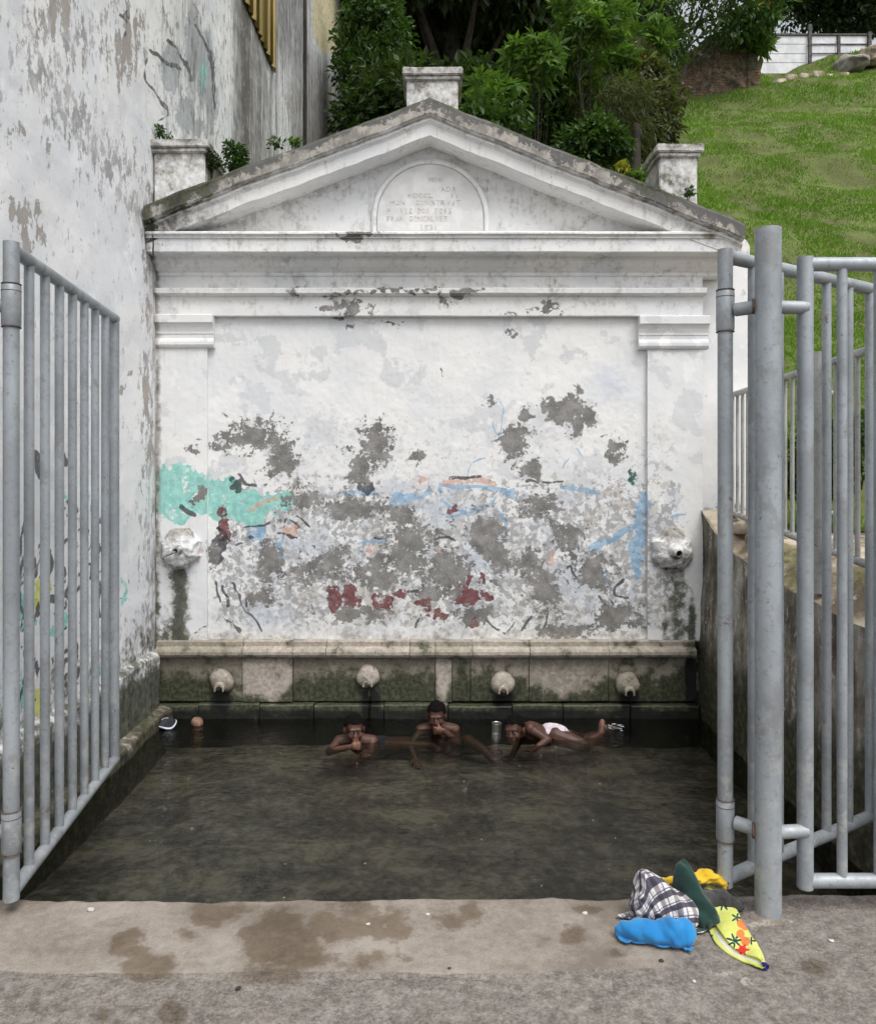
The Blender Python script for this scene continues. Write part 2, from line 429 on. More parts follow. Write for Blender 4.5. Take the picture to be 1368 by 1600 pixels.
def m_ground():
    m = Mat('worn_concrete')
    n1 = m.noise(2.6, 8, 0.58); n2 = m.noise(26, 8, 0.62); n3 = m.noise(8, 8, 0.62)
    lip = m.at('lip')
    agg = m.vor(85, out='Color'); aggd = m.vor(85)
    c1 = m.ramp(m.ma('ADD', m.ma('MULTIPLY', n1, 0.5), m.ma('ADD', m.ma('MULTIPLY', n2, 0.25), m.ma('MULTIPLY', m.noise(140, 5, 0.7), 0.25))),
                [(0.42, (0.165, 0.140, 0.115)), (0.5, (0.235, 0.205, 0.174)), (0.58, (0.30, 0.27, 0.235))])
    ng = m.noise(110, 6, 0.7)
    c2 = m.ramp(m.ma('ADD', m.ma('MULTIPLY', n3, 0.22), m.ma('ADD', m.ma('MULTIPLY', n2, 0.33), m.ma('MULTIPLY', ng, 0.45))),
                [(0.42, (0.105, 0.092, 0.080)), (0.5, (0.190, 0.170, 0.150)), (0.58, (0.275, 0.25, 0.225))])
    c2 = m.mix(m.ma('MULTIPLY', m.ss(aggd, 0.06, 0.36, 1.0, 0.0), 0.45), c2, m.mix(0.85, agg, (0.27, 0.255, 0.24), 'MIX'))
    c2 = m.mix(m.ma('MULTIPLY', m.ss(m.noise(55, 5, 0.7), 0.55, 0.62), 0.6), c2, (0.075, 0.068, 0.062))
    c = m.mix(m.ss(m.ma('ADD', lip, m.ma('MULTIPLY', m.ma('SUBTRACT', n3, 0.5), 0.5)), 0.42, 0.58), c2, c1)
    c = m.mix(m.ma('MULTIPLY', m.ss(m.noise(17, 8, 0.7, vec=m.mp((1, 1, 1), (4, 2, 0))), 0.64, 0.70), 0.55), c, (0.33, 0.305, 0.275))
    wet = m.ss(m.ma('ADD', m.at('wet'), m.ma('MULTIPLY', m.ma('SUBTRACT', m.ma('ADD', m.ma('MULTIPLY', n3, 0.6), m.ma('MULTIPLY', n2, 0.4)), 0.5), 0.26)), -0.004, 0.028)
    c = m.mix(wet, c, m.mix(1.0, c, (0.56, 0.50, 0.43), 'MULTIPLY'))
    dry = m.ss(m.ma('ADD', m.at('lime'), m.ma('MULTIPLY', m.ma('SUBTRACT', n2, 0.5), 0.09)), 0.004, 0.014)
    c = m.mix(m.ma('MULTIPLY', dry, 0.6), c, (0.40, 0.36, 0.31))
    crk = m.ss(m.ma('ADD', m.at('crack'), m.ma('MULTIPLY', m.ma('SUBTRACT', n2, 0.5), 0.012)), 0.0, 0.004)
    c = m.mix(m.ma('MULTIPLY', crk, 0.7), c, (0.06, 0.053, 0.047))
    h = m.ma('ADD', m.ma('MULTIPLY', n2, 0.6), m.ma('MULTIPLY', m.ma('MULTIPLY', aggd, m.ma('SUBTRACT', 1.0, lip)), 0.5))
    h = m.ma('SUBTRACT', h, m.ma('MULTIPLY', crk, 0.9))
    return m.done(c, m.ss(wet, 0, 1, 0.9, 0.6), m.bump(h, 0.7, 0.008), spec=0.3)
M_GROUND = m_ground()

def m_floor():
    m = Mat('silted_pool_floor')
    n1 = m.noise(2.5, 8, 0.6, vec=m.mp((1, 1.6, 1))); n2 = m.noise(16, 8, 0.66); n3 = m.noise(60, 5, 0.7)
    c = m.ramp(m.ma('ADD', m.ma('MULTIPLY', n1, 0.5), m.ma('MULTIPLY', n2, 0.5)),
               [(0.41, (0.032, 0.031, 0.025)), (0.5, (0.108, 0.102, 0.082)), (0.59, (0.23, 0.212, 0.172))])
    c = m.mix(m.ma('MULTIPLY', m.ss(n3, 0.57, 0.68), 0.5), c, (0.24, 0.215, 0.165))
    c = m.mix(m.ma('MULTIPLY', m.ss(m.noise(4.5, 7, 0.6, vec=m.mp((1, 1, 1), (3, 8, 1))), 0.55, 0.66), 0.4), c, (0.06, 0.066, 0.038))
    return m.done(c, 0.9, m.bump(m.ma('ADD', n2, n3), 0.7, 0.02))
M_FLOOR = m_floor()

def m_water():
    m = Mat('clear_water')
    n1 = m.noise(1.0, 4, 0.55, vec=m.mp((3.2, 7, 1)), dist=0.8); n2 = m.noise(1.0, 3, 0.5, vec=m.mp((16, 34, 1)), dist=0.4)
    nb = m.bump(m.ma('ADD', m.ma('MULTIPLY', n1, 0.7), m.ma('MULTIPLY', n2, 0.3)), 0.85, 0.030)
    fr = m.nd('ShaderNodeFresnel'); fr.inputs['IOR'].default_value = 1.33; m.L(nb, fr.inputs['Normal'])
    tr = m.nd('ShaderNodeBsdfTransparent'); tr.inputs[0].default_value = (0.60, 0.60, 0.55, 1)
    gl = m.nd('ShaderNodeBsdfGlossy'); gl.inputs['Roughness'].default_value = 0.035; gl.inputs['Color'].default_value = (1, 1, 1, 1)
    m.L(nb, gl.inputs['Normal'])
    mx = m.nd('ShaderNodeMixShader'); m.L(fr.outputs[0], mx.inputs[0])
    m.t.links.new(tr.outputs[0], mx.inputs[1]); m.t.links.new(gl.outputs[0], mx.inputs[2])
    o = m.nd('ShaderNodeOutputMaterial'); m.t.links.new(mx.outputs[0], o.inputs[0])
    return m.m
M_WATER = m_water()

def m_leaf(name, dark, light, yellow=None, rough=0.5):
    m = Mat(name)
    lv = m.at('lv')
    c = m.mix(lv, dark, light)
    c = m.mix(m.ma('MULTIPLY', m.noise(3, 3, 0.5), 0.4), c, tuple(a * 0.5 for a in dark))
    if yellow: c = m.mix(m.ss(lv, 0.965, 0.975), c, yellow)
    b = m.nd('ShaderNodeBsdfPrincipled'); m.L(c, b.inputs['Base Color']); b.inputs['Roughness'].default_value = rough
    b.inputs['Specular IOR Level'].default_value = 0.3
    t = m.nd('ShaderNodeBsdfTranslucent'); m.L(m.mix(1.0, c, (1.3, 1.5, 0.6), 'MULTIPLY'), t.inputs[0])
    mx = m.nd('ShaderNodeMixShader'); mx.inputs[0].default_value = 0.28
    m.t.links.new(b.outputs[0], mx.inputs[1]); m.t.links.new(t.outputs[0], mx.inputs[2])
    o = m.nd('ShaderNodeOutputMaterial'); m.t.links.new(mx.outputs[0], o.inputs[0])
    return m.m
M_LEAF_DARK = m_leaf('dark_foliage', (0.018, 0.034, 0.012), (0.070, 0.115, 0.032))
M_LEAF_VINE = m_leaf('vine_foliage', (0.024, 0.056, 0.014), (0.095, 0.175, 0.038))
M_LEAF_BROAD = m_leaf('broad_palmate_foliage', (0.060, 0.125, 0.030), (0.20, 0.33, 0.06), (0.45, 0.30, 0.03))
M_LEAF_SCRUB = m_leaf('dry_scrub_foliage', (0.045, 0.060, 0.024), (0.155, 0.170, 0.070), (0.30, 0.22, 0.10))
M_LEAF_YEL = m_leaf('yellow_weed', (0.22, 0.25, 0.03), (0.50, 0.45, 0.07))
M_GRASS = m_leaf('grass_blades', (0.140, 0.250, 0.036), (0.255, 0.41, 0.070), (0.34, 0.34, 0.13))

def m_simple(name, c1, c2, scale=12, rough=0.8, bump=0.3, metal=0.0, stretch=(1, 1, 1), spec=0.4):
    m = Mat(name); n = m.noise(scale, 8, 0.62, vec=m.mp(stretch))
    return m.done(m.mix(m.ss(n, 0.34, 0.66), c1, c2), rough, m.bump(n, bump, 0.01), metal=metal, spec=spec)
M_SOIL = m_simple('hill_soil', (0.085, 0.090, 0.030), (0.115, 0.150, 0.036), 1.3, 0.95)
M_BARK = m_simple('bark', (0.018, 0.015, 0.011), (0.055, 0.046, 0.035), 14, 0.9, 0.6, stretch=(1, 1, 0.25))
M_BARE = m_simple('bare_stem', (0.13, 0.095, 0.06), (0.26, 0.20, 0.14), 18, 0.9, 0.4)
M_BOARD = m_simple('white_painted_board', (0.62, 0.63, 0.66), (0.80, 0.80, 0.81), 3, 0.75)
M_RAIL = m_simple('dark_fence_timber', (0.055, 0.05, 0.055), (0.14, 0.125, 0.115), 9, 0.85)
M_ROCK = m_simple('grey_rock', (0.14, 0.13, 0.115), (0.36, 0.34, 0.30), 2.2, 0.9, 0.8)
M_RUIN = None
def m_ruin():
    m = Mat('crumbling_brick')
    br = m.nd('ShaderNodeTexBrick'); m.L(m.mp((1, 1, 1), (0, 0, 0), (math.radians(90), 0, 0)), br.inputs['Vector'])
    br.inputs['Scale'].default_value = 1.0
    br.inputs['Brick Width'].default_value = 0.30; br.inputs['Row Height'].default_value = 0.105
    br.inputs['Mortar Size'].default_value = 0.014
    br.inputs['Color1'].default_value = (0.17, 0.095, 0.06, 1); br.inputs['Color2'].default_value = (0.26, 0.17, 0.11, 1)
    br.inputs['Mortar'].default_value = (0.10, 0.08, 0.06, 1)
    n = m.noise(1.6, 8, 0.62); n2 = m.noise(7, 8, 0.65)
    c = m.mix(m.ss(n, 0.42, 0.60), br.outputs['Color'], m.mix(m.ss(n2, 0.4, 0.6), (0.07, 0.052, 0.04), (0.27, 0.20, 0.14)))
    c = m.mix(m.ma('MULTIPLY', m.ss(m.noise(1.1, 6, 0.6, vec=m.mp((1, 1, 1), (4, 4, 1))), 0.5, 0.6), 0.7), c, (0.035, 0.05, 0.02))
    return m.done(c, 0.95, m.bump(m.ma('ADD', n2, br.outputs['Fac']), 0.8, 0.05))
M_RUIN = m_ruin()
M_YELLOW_SHEET = m_simple('yellow_corrugated_sheet', (0.33, 0.24, 0.085), (0.50, 0.38, 0.16), 4, 0.7, 0.3, stretch=(1, 1, 0.3))
M_LETTER = m_simple('faded_letters', (0.40, 0.37, 0.34), (0.70, 0.69, 0.68), 38, 0.9, 0.2)
M_CHROME = m_simple('dull_metal_tap', (0.35, 0.35, 0.34), (0.55, 0.55, 0.54), 30, 0.35, 0.2, metal=0.85)
M_DARKHOLE = m_simple('shaded_mouth_black', (0.006, 0.006, 0.005), (0.014, 0.014, 0.011), 30, 0.5)  # near-black colour stands in for the shade inside the openings

# ------------------------------------------------------------------ where paint, peeling, dirt and painted shade sit on the fountain front (wall coordinates, 1 unit = 4.8 mm)
def blob(px, py, cx, cy, rx, ry, k=0.00483):
    return (1 - np.sqrt(((px - cx) / rx) ** 2 + ((py - cy) / ry) ** 2)) * min(rx, ry) * k

def stroke(px, py, pts, w, k=0.00483):
    d = np.full(px.shape, 1e9)
    for (ax, ay), (bx, by) in zip(pts[:-1], pts[1:]):
        vx, vy = bx - ax, by - ay
        t = np.clip(((px - ax) * vx + (py - ay) * vy) / (vx * vx + vy * vy + 1e-9), 0, 1)
        d = np.minimum(d, np.hypot(px - ax - t * vx, py - ay - t * vy))
    return (w / 2 - d) * k

def curve(pts):
    if len(pts) < 3: return pts
    P = [pts[0]] + list(pts) + [pts[-1]]; out = []
    for i in range(1, len(P) - 2):
        for t in (0, .25, .5, .75):
            out.append(tuple(0.5 * (2 * P[i][k] + (P[i+1][k] - P[i-1][k]) * t + (2 * P[i-1][k] - 5 * P[i][k] + 4 * P[i+1][k] - P[i+2][k]) * t * t + (3 * P[i][k] - P[i-1][k] - 3 * P[i+1][k] + P[i+2][k]) * t ** 3) for k in (0, 1)))
    return out + [pts[-1]]

def gauss(px, py, cx, cy, rx, ry):
    return np.exp(-(((px - cx) / rx) ** 2 + ((py - cy) / ry) ** 2))

def smooth(x, a, b):
    t = np.clip((x - a) / (b - a), 0, 1)
    return t * t * (3 - 2 * t)

PEEL = [(395, 685, 62, 36), (445, 715, 34, 34), (585, 690, 32, 40), (545, 795, 75, 26), (480, 785, 45, 26), (620, 810, 45, 26),
        (560, 735, 24, 40), (700, 885, 52, 46), (430, 880, 40, 42), (500, 885, 55, 36), (800, 690, 28, 34), (880, 645, 42, 26),
        (905, 660, 26, 20), (965, 708, 20, 24), (780, 860, 26, 56), (850, 795, 36, 36), (760, 830, 36, 36), (880, 840, 36, 34),
        (930, 895, 44, 36), (850, 920, 34, 44), (960, 962, 52, 24), (640, 870, 55, 36), (590, 895, 60, 36), (830, 740, 24, 20),
        (905, 610, 12, 10), (765, 625, 10, 12), (650, 715, 20, 10), (640, 845, 70, 26), (410, 935, 40, 14), (740, 960, 40, 16),
        (335, 870, 16, 24), (560, 960, 60, 14), (690, 925, 50, 20), (300, 700, 8, 8), (310, 770, 10, 24), (825, 880, 30, 26),
        (350, 700, 14, 12), (820, 655, 16, 14), (540, 700, 14, 8), (890, 985, 60, 12), (335, 555, 6, 8),
        (550, 483, 44, 14), (515, 480, 26, 8), (690, 474, 14, 8), (600, 459, 90, 5), (720, 459, 40, 6), (850, 488, 30, 8), (800, 490, 12, 6),
        (610, 503, 20, 5), (545, 505, 14, 5), (552, 383, 34, 9), (592, 374, 16, 5), (466, 459, 10, 6), (760, 372, 12, 5), (800, 520, 12, 8)]
PAINT = {
    'turq': [('b', 285, 772, 44, 46), ('b', 345, 782, 36, 34), ('b', 395, 792, 40, 28), ('b', 268, 752, 24, 24), ('b', 435, 780, 26, 12), ('b', 985, 745, 9, 12)],
    'blue': [('s', [(612, 790), (640, 775), (668, 772)], 9), ('s', [(683, 762), (690, 785), (720, 800), (765, 790)], 4),
             ('s', [(683, 758), (760, 762), (792, 769)], 6), ('b', 795, 772, 13, 10), ('s', [(700, 808), (755, 797), (772, 775)], 4),
             ('s', [(925, 856), (975, 832), (1000, 812), (1005, 780)], 10), ('b', 996, 860, 11, 55), ('b', 1001, 792, 9, 26),
             ('s', [(400, 652), (406, 670), (395, 690)], 5), ('s', [(770, 662), (780, 680), (787, 645), (778, 625)], 2.5),
             ('b', 630, 777, 16, 12), ('b', 402, 832, 12, 16), ('s', [(878, 762), (935, 768)], 6), ('s', [(540, 771), (585, 768)], 8),
             ('s', [(560, 851), (602, 845)], 6), ('s', [(1048, 812), (1060, 805), (1072, 804)], 4), ('s', [(728, 745), (735, 725), (760, 715)], 2.5),
             ('s', [(880, 730), (885, 715)], 3), ('s', [(898, 700), (905, 712)], 3), ('s', [(775, 800), (790, 815), (780, 835)], 5), ('s', [(948, 895), (952, 915)], 4),
             ('s', [(660, 920), (662, 935)], 4), ('b', 440, 860, 7, 26)],
    'orange': [('s', [(690, 754), (740, 749), (768, 756)], 9), ('s', [(390, 796), (410, 783), (432, 776)], 7), ('b', 457, 826, 18, 8),
               ('b', 575, 858, 9, 8), ('b', 310, 862, 9, 16), ('b', 660, 748, 12, 5), ('b', 860, 870, 5, 14), ('b', 690, 858, 6, 6)],
    'red': [('b', 522, 936, 15, 17), ('b', 552, 934, 12, 18), ('b', 594, 942, 17, 14), ('b', 620, 926, 8, 8), ('b', 738, 934, 30, 14), ('b', 664, 946, 14, 14),
            ('b', 690, 956, 10, 8), ('b', 718, 918, 13, 13), ('b', 738, 971, 12, 10), ('b', 753, 904, 5, 14), ('b', 732, 900, 5, 10), ('b', 350, 822, 9, 27), ('b', 712, 797, 8, 5)],
    'black': [('s', [(340, 908), (343, 940)], 4), ('s', [(353, 914), (357, 947)], 5), ('s', [(367, 908), (385, 948), (410, 986)], 4), ('s', [(388, 933), (392, 955)], 4),
              ('s', [(355, 968), (375, 990)], 4), ('s', [(371, 853), (395, 842)], 3.5), ('s', [(382, 826), (408, 823), (420, 816)], 4), ('s', [(434, 833), (462, 840)], 4),
              ('s', [(440, 824), (448, 810), (466, 824)], 3.5), ('s', [(462, 806), (482, 822)], 3.5), ('s', [(584, 842), (606, 838)], 5), ('s', [(680, 843), (698, 838), (708, 845)], 4),
              ('s', [(636, 923), (662, 922), (661, 914)], 5), ('s', [(888, 888), (893, 884), (900, 903)], 4), ('s', [(935, 930), (945, 950)], 4),
              ('s', [(972, 908), (962, 916), (962, 930), (980, 934)], 4), ('s', [(944, 920), (956, 946)], 3), ('s', [(815, 985), (830, 965)], 4), ('s', [(850, 990), (860, 958)], 4),
              ('s', [(760, 968), (790, 988)], 4), ('s', [(372, 742), (384, 756), (400, 757)], 4), ('s', [(545, 745), (556, 728), (572, 736), (562, 752)], 4),
              ('b', 345, 852, 11, 32), ('b', 572, 766, 12, 14), ('b', 985, 742, 9, 14), ('s', [(690, 575), (690, 590)], 2.5), ('s', [(700, 746), (748, 745)], 5),
              ('s', [(822, 752), (880, 752)], 4), ('s', [(504, 860), (522, 880)], 3.5), ('b', 365, 760, 10, 10), ('s', [(795, 985), (806, 970)], 3), ('s', [(648, 980), (655, 958)], 4),
              ('s', [(820, 896), (850, 892)], 3), ('s', [(285, 790), (310, 808)], 6), ('s', [(300, 985), (325, 978)], 3)],
}
LAV = [(700, 800, 80, 45), (880, 780, 70, 30), (480, 850, 60, 40), (760, 870, 80, 50), (900, 920, 70, 50), (420, 960, 80, 40), (1050, 770, 25, 40), (325, 950, 18, 45),
       (620, 770, 40, 30), (560, 860, 50, 26), (950, 600, 60, 40), (1000, 830, 20, 60)]

def facade_attrs(V):
    Y = 5.8
    px = CX + V[:, 0] * FPX / Y
    py = HY - (V[:, 2] - CAMH) * FPX / Y
    px0, py0 = px, py
    wp = fbm(V, 7, 4, 81) * 16 + fbm(V, 30, 3, 83) * 9
    wq = fbm(V, 7, 4, 91) * 16 + fbm(V, 30, 3, 93) * 9
    wl = fbm(V, 7, 4, 87) * 10; wk = fbm(V, 7, 4, 89) * 10
    px, py = px + wp, py + wq
    peel = np.zeros(len(V))
    for c in PEEL: peel = np.maximum(peel, gauss(px, py, *c))
    px = px; band = smooth(py, 735, 800) * (1 - smooth(py, 930, 1000)) * smooth(px, 330, 360)
    peel = np.maximum(peel * (1 - 0.12 * band), 0.22 * band)
    peel = peel * (1 - 0.55 * smooth(px, 1008, 1016)) - 0.22 * smooth(py, 640, 560) * smooth(py, 500, 510) + 0.05
    A = {'peel': peel, 'lav': np.max([blob(px, py, *c) for c in LAV], axis=0)}
    for k, L in PAINT.items():
        a = np.full(len(V), -0.3)
        for q in L:
            a = np.maximum(a, blob(px, py, *q[1:]) if q[0] == 'b' else stroke(px0 + wl, py0 + wk, curve(q[1]), q[2] * 1.2))
        A[k] = a
    px, py = px0, py0
    A['band'] = np.clip(band + 0.25 * smooth(py, 560, 700) * smooth(py, 1000, 960) * smooth(px, 325, 340) + 0.35 * gauss(px, py, 1050, 790, 40, 60), 0, 1) * smooth(px, 1075, 1040)
    A['drip'] = np.clip(0.42 * smooth(py, 520, 440) + 0.12 + 0.3 * gauss(px, py, 640, 385, 200, 20) + 0.25 * smooth(px, 320, 250), 0, 1)
    A['patchy'] = 0.18 + 0.82 * smooth(py, 455, 505)
    gr = 0.55 * smooth(py, 955, 1000) * (1 - smooth(px, 1000, 1020))
    gr = np.maximum(gr, 0.34 * smooth(py, 860, 960) * smooth(px, 320, 335) * (1 - smooth(px, 1000, 1012)))
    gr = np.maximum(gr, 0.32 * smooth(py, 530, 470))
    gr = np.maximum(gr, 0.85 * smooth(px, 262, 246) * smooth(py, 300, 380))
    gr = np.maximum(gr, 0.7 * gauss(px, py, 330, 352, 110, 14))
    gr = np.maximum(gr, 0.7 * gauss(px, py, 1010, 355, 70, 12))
    gr = np.maximum(gr, 0.36 * gauss(px, py, 672, 225, 150, 28))  # soft shade below the gable peak, painted in with the dirt
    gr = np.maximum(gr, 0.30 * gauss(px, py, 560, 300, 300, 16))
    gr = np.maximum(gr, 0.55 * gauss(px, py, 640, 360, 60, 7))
    gr = np.maximum(gr, 0.40 * gauss(px, py, 660, 402, 420, 14))  # soft shade under the cornice tinted into the soffit, with stains
    gr = np.maximum(gr, 0.8 * gauss(px, py, 1090, 385, 16, 12))
    gr = np.maximum(gr, 0.75 * gauss(px, py, 265, 860, 60, 28) * (px < 330))
    gr = np.maximum(gr, 0.5 * gauss(px, py, 1050, 850, 40, 24))
    A['grime_shade'] = gr
    ms = 1.0 * np.exp(-((px - 283) / 17.0) ** 2) * smooth(py, 862, 900)
    ms = np.maximum(ms, 0.65 * gauss(px, py, 262, 985, 22, 60))
    ms = np.maximum(ms, 0.95 * np.exp(-((px - 1036) / 8.0) ** 2) * smooth(py, 910, 985))
    ms = np.maximum(ms, 0.62 * np.exp(-((px - 1056) / 22.0) ** 2) * smooth(py, 862, 890))
    ms = np.maximum(ms, 0.95 * np.exp(-((px - 1078) / 8.0) ** 2) * smooth(py, 900, 960))
    ms = np.maximum(ms, 0.55 * smooth(px, 254, 247) * smooth(py, 800, 900))
    A['moss'] = ms
    return A

def strip(name, prof, x0, x1, mat, parent, step=0.03, hfun=None, jit=0.0025, attrs=facade_attrs, caps=True, extra=None, sm=False, seed=0, hsub=None):
    """a moulding or wall sheet: profile (Y, h) swept along x, with small unevenness"""
    P = [prof[0]]
    for a, b in zip(prof[:-1], prof[1:]):
        if hsub:
            n = max(1, int(math.hypot(b[0] - a[0], b[1] - a[1]) / hsub))
            for i in range(1, n): P.append((a[0] + (b[0] - a[0]) * i / n, a[1] + (b[1] - a[1]) * i / n))
        P.append(b)
    n = max(2, int(abs(x1 - x0) / step) + 1)
    xs = np.linspace(x0, x1, n)
    P = np.array(P); m = len(P)
    V = np.zeros((n, m, 3))
    V[:, :, 0] = xs[:, None]; V[:, :, 1] = P[None, :, 0]; V[:, :, 2] = P[None, :, 1]
    if hfun is not None: V[:, :, 2] += hfun(xs)[:, None]
    V = V.reshape(-1, 3)
    ex = extra(V, np.tile(np.arange(m), n), np.repeat(xs, m)) if extra else {}
    A = attrs(V) if attrs else {}
    A.update(ex)
    if jit:
        V[:, 1] += fbm(V, 3.0, 4, seed) * jit * 2.2 + fbm(V, 26.0, 2, seed + 5) * jit * 0.5
        V[:, 2] += fbm(V, 2.5, 4, seed + 3) * jit * 1.6
    i = np.arange(n - 1)[:, None] * m + np.arange(m - 1)[None, :]
    F = np.stack([i, i + m, i + m + 1, i + 1], -1).reshape(-1, 4)
    Fs = [F]
    if caps and m > 2:
        Fs.append(np.arange(m)[None, :])
        Fs.append((np.arange(m)[::-1] + (n - 1) * m)[None, :])
    return add(name, mesh_np(name, V, Fs, sm, A), mat, parent)

# ------------------------------------------------------------------ setting: pavement, pool floor, water
WATER = -0.245
def pavement():
    xs = np.concatenate([[-40, -20, -10, -6, -4], np.linspace(-2.6, 2.6, 260), [4, 6, 10, 20, 40]])
    ys = np.concatenate([[-30, -12, -5, -1, 0.6, 1.4], np.linspace(1.9, 2.84, 100)])
    XX, YY = np.meshgrid(xs, ys, indexing='ij')
    V = np.stack([XX, YY, np.zeros_like(XX)], -1)
    n, m = XX.shape
    # the broken front edge
    e = fbm(np.stack([xs * 2.3, xs * 0, xs * 0], -1), 1.0, 5, 3) * 0.03 + fbm(np.stack([xs * 14, xs * 0, xs * 0], -1), 1.0, 3, 9) * 0.010
    edge = 2.845 + np.where(xs > 0.5, 0.045 * smooth(xs, 0.5, 1.0), 0) + e - 0.02 * smooth(xs, -1.6, -0.6) * smooth(-xs, -0.8, 0.3) * 0
    t = np.clip((YY - 2.55) / 0.29, 0, 1)
    V[:, :, 1] += t * (edge[:, None] - 2.84)
    V = V.reshape(-1, 3)
    Yp = np.maximum(V[:, 1], 0.3)
    px = CX + V[:, 0] * FPX / Yp; py = HY + CAMH * FPX / Yp
    k = Yp / FPX * 1.6
    lipy = 2.448 + fbm(np.stack([V[:, 0] * 1.2, V[:, 0] * 0, V[:, 0] * 0], -1), 1, 4, 21) * 0.05
    lip = smooth(V[:, 1], lipy - 0.02, lipy + 0.02)
    lip = np.where(V[:, 0] > 0.35, lip * smooth(V[:, 0], 0.95, 0.4) + 0.35 * smooth(V[:, 0], 0.4, 0.95), lip)
    wet = np.full(len(V), -0.3)
    for q in [(330, 1430, 42, 26), (300, 1462, 22, 14), (200, 1480, 36, 24), (225, 1510, 50, 24), (262, 1500, 20, 18), (440, 1470, 70, 50), (420, 1520, 60, 16),
              (520, 1450, 80, 28), (560, 1425, 60, 18), (610, 1450, 36, 30), (570, 1498, 36, 17), (640, 1500, 22, 8), (480, 1505, 90, 14), (270, 1580, 26, 26), (160, 1585, 20, 14),
              (700, 1440, 26, 14), (735, 1425, 26, 20), (900, 1460, 24, 18), (850, 1468, 12, 8), (460, 1567, 10, 7), (920, 1420, 22, 8), (960, 1490, 14, 7), (1085, 1512, 12, 6), (365, 1418, 26, 10),
              (1270, 1510, 30, 16), (210, 1460, 16, 20)]:
        wet = np.maximum(wet, blob(px, py, *q, k=0.0026))
    lime = np.full(len(V), -0.3)
    for q in [(1165, 1531, 15, 9), (1190, 1440, 22, 9), (1222, 1438, 18, 6), (1130, 1520, 10, 4), (140, 1424, 5, 3), (1310, 1418, 12, 4), (1085, 1508, 6, 3), (1300, 1470, 7, 3), (690, 1425, 6, 4)]:
        lime = np.maximum(lime, blob(px, py, *q, k=0.0024))
    crack = np.full(len(V), -0.3)
    for pts, w in [([(0, 1519), (120, 1521), (250, 1524), (340, 1530), (460, 1534), (600, 1527), (700, 1524), (790, 1530)], 2.0), ([(834, 1480), (832, 1462), (828, 1450)], 3), ([(425, 1486), (480, 1494), (540, 1488)], 2),
                   ([(128, 1522), (160, 1502), (182, 1496)], 2)]:
        crack = np.maximum(crack, stroke(px, py, pts, w, k=0.0022))
    V[:, 2] += fbm(V, 2.0, 4, 2) * 0.008 + fbm(V, 11.0, 3, 4) * 0.003 - 0.004 * (1 - lip) - 0.003 * (crack > -0.004)
    idx = np.arange(n - 1)[:, None] * m + np.arange(m - 1)[None, :]
    F = np.stack([idx, idx + m, idx + m + 1, idx + 1], -1).reshape(-1, 4)
    # rounded front arris and riser down into the pool
    top = np.arange(n) * m + m - 1
    b = len(V)
    r1 = V[top] + np.array([0, 0.014, -0.016]); r2 = V[top] + np.array([0, 0.018, -0.05]); r3 = V[top] + np.array([0, 0.02, -0.62])
    r2[:, 1] += fbm(r2, 9, 3, 5) * 0.02
    V = np.vstack([V, r1, r2, r3])
    j = np.arange(n - 1)
    for a, c in ((top, np.arange(b, b + n)), (np.arange(b, b + n), np.arange(b + n, b + 2 * n)), (np.arange(b + n, b + 2 * n), np.arange(b + 2 * n, b + 3 * n))):
        F = np.vstack([F, np.stack([a[j], a[j + 1], c[j + 1], c[j]], -1)])
    z = np.zeros(3 * n)
    A = {'lip': np.r_[lip, z + 1], 'wet': np.r_[wet, wet[top], wet[top], wet[top] * 0 + 0.05], 'lime': np.r_[lime, z - 0.3], 'crack': np.r_[crack, z - 0.3]}
    o = add('pavement', mesh_np('pavement', V, F, True, A), M_GROUND)
    tag(o, 'worn concrete pavement with wet patches along the pool edge', kind='structure')
pavement()

def pool():
    xs = np.linspace(-2.3, 2.2, 90); ys = np.linspace(2.8, 5.95, 70)
    XX, YY = np.meshgrid(xs, ys, indexing='ij')
    V = np.stack([XX, YY, np.full_like(XX, -0.455)], -1).reshape(-1, 3)
    V[:, 2] += fbm(V, 2.2, 4, 8) * 0.05 + fbm(V, 9, 3, 9) * 0.015
    n, m = XX.shape
    i = np.arange(n - 1)[:, None] * m + np.arange(m - 1)[None, :]
    F = np.stack([i, i + m, i + m + 1, i + 1], -1).reshape(-1, 4)
    tag(add('pool_floor', mesh_np('pool_floor', V, F, True), M_FLOOR), 'dark silted floor of the basin under the water', kind='structure')
    w = MB().raw([(-2.2, 2.80, WATER), (2.1, 2.80, WATER), (2.1, 5.80, WATER), (-2.2, 5.80, WATER)], [(0, 1, 2, 3)]).mesh('water')
    tag(add('water', w, M_WATER), 'shallow dark green water filling the basin', kind='structure')
pool()

# ------------------------------------------------------------------ the hill behind
def hill_h(x, y):
    x = np.asarray(x, float); y = np.asarray(y, float)
    t = np.clip(y - 7.0, 0, 22.5)
    tilt = 0.115 * (np.clip(x, -6, 30) - 12.0) * (t / 22.5)
    return 1.12 + 0.675 * t + tilt + 0.85 * np.clip(y - 29.5, 0, 2.1) + 0.05 * np.clip(y - 31.6, 0, 50)

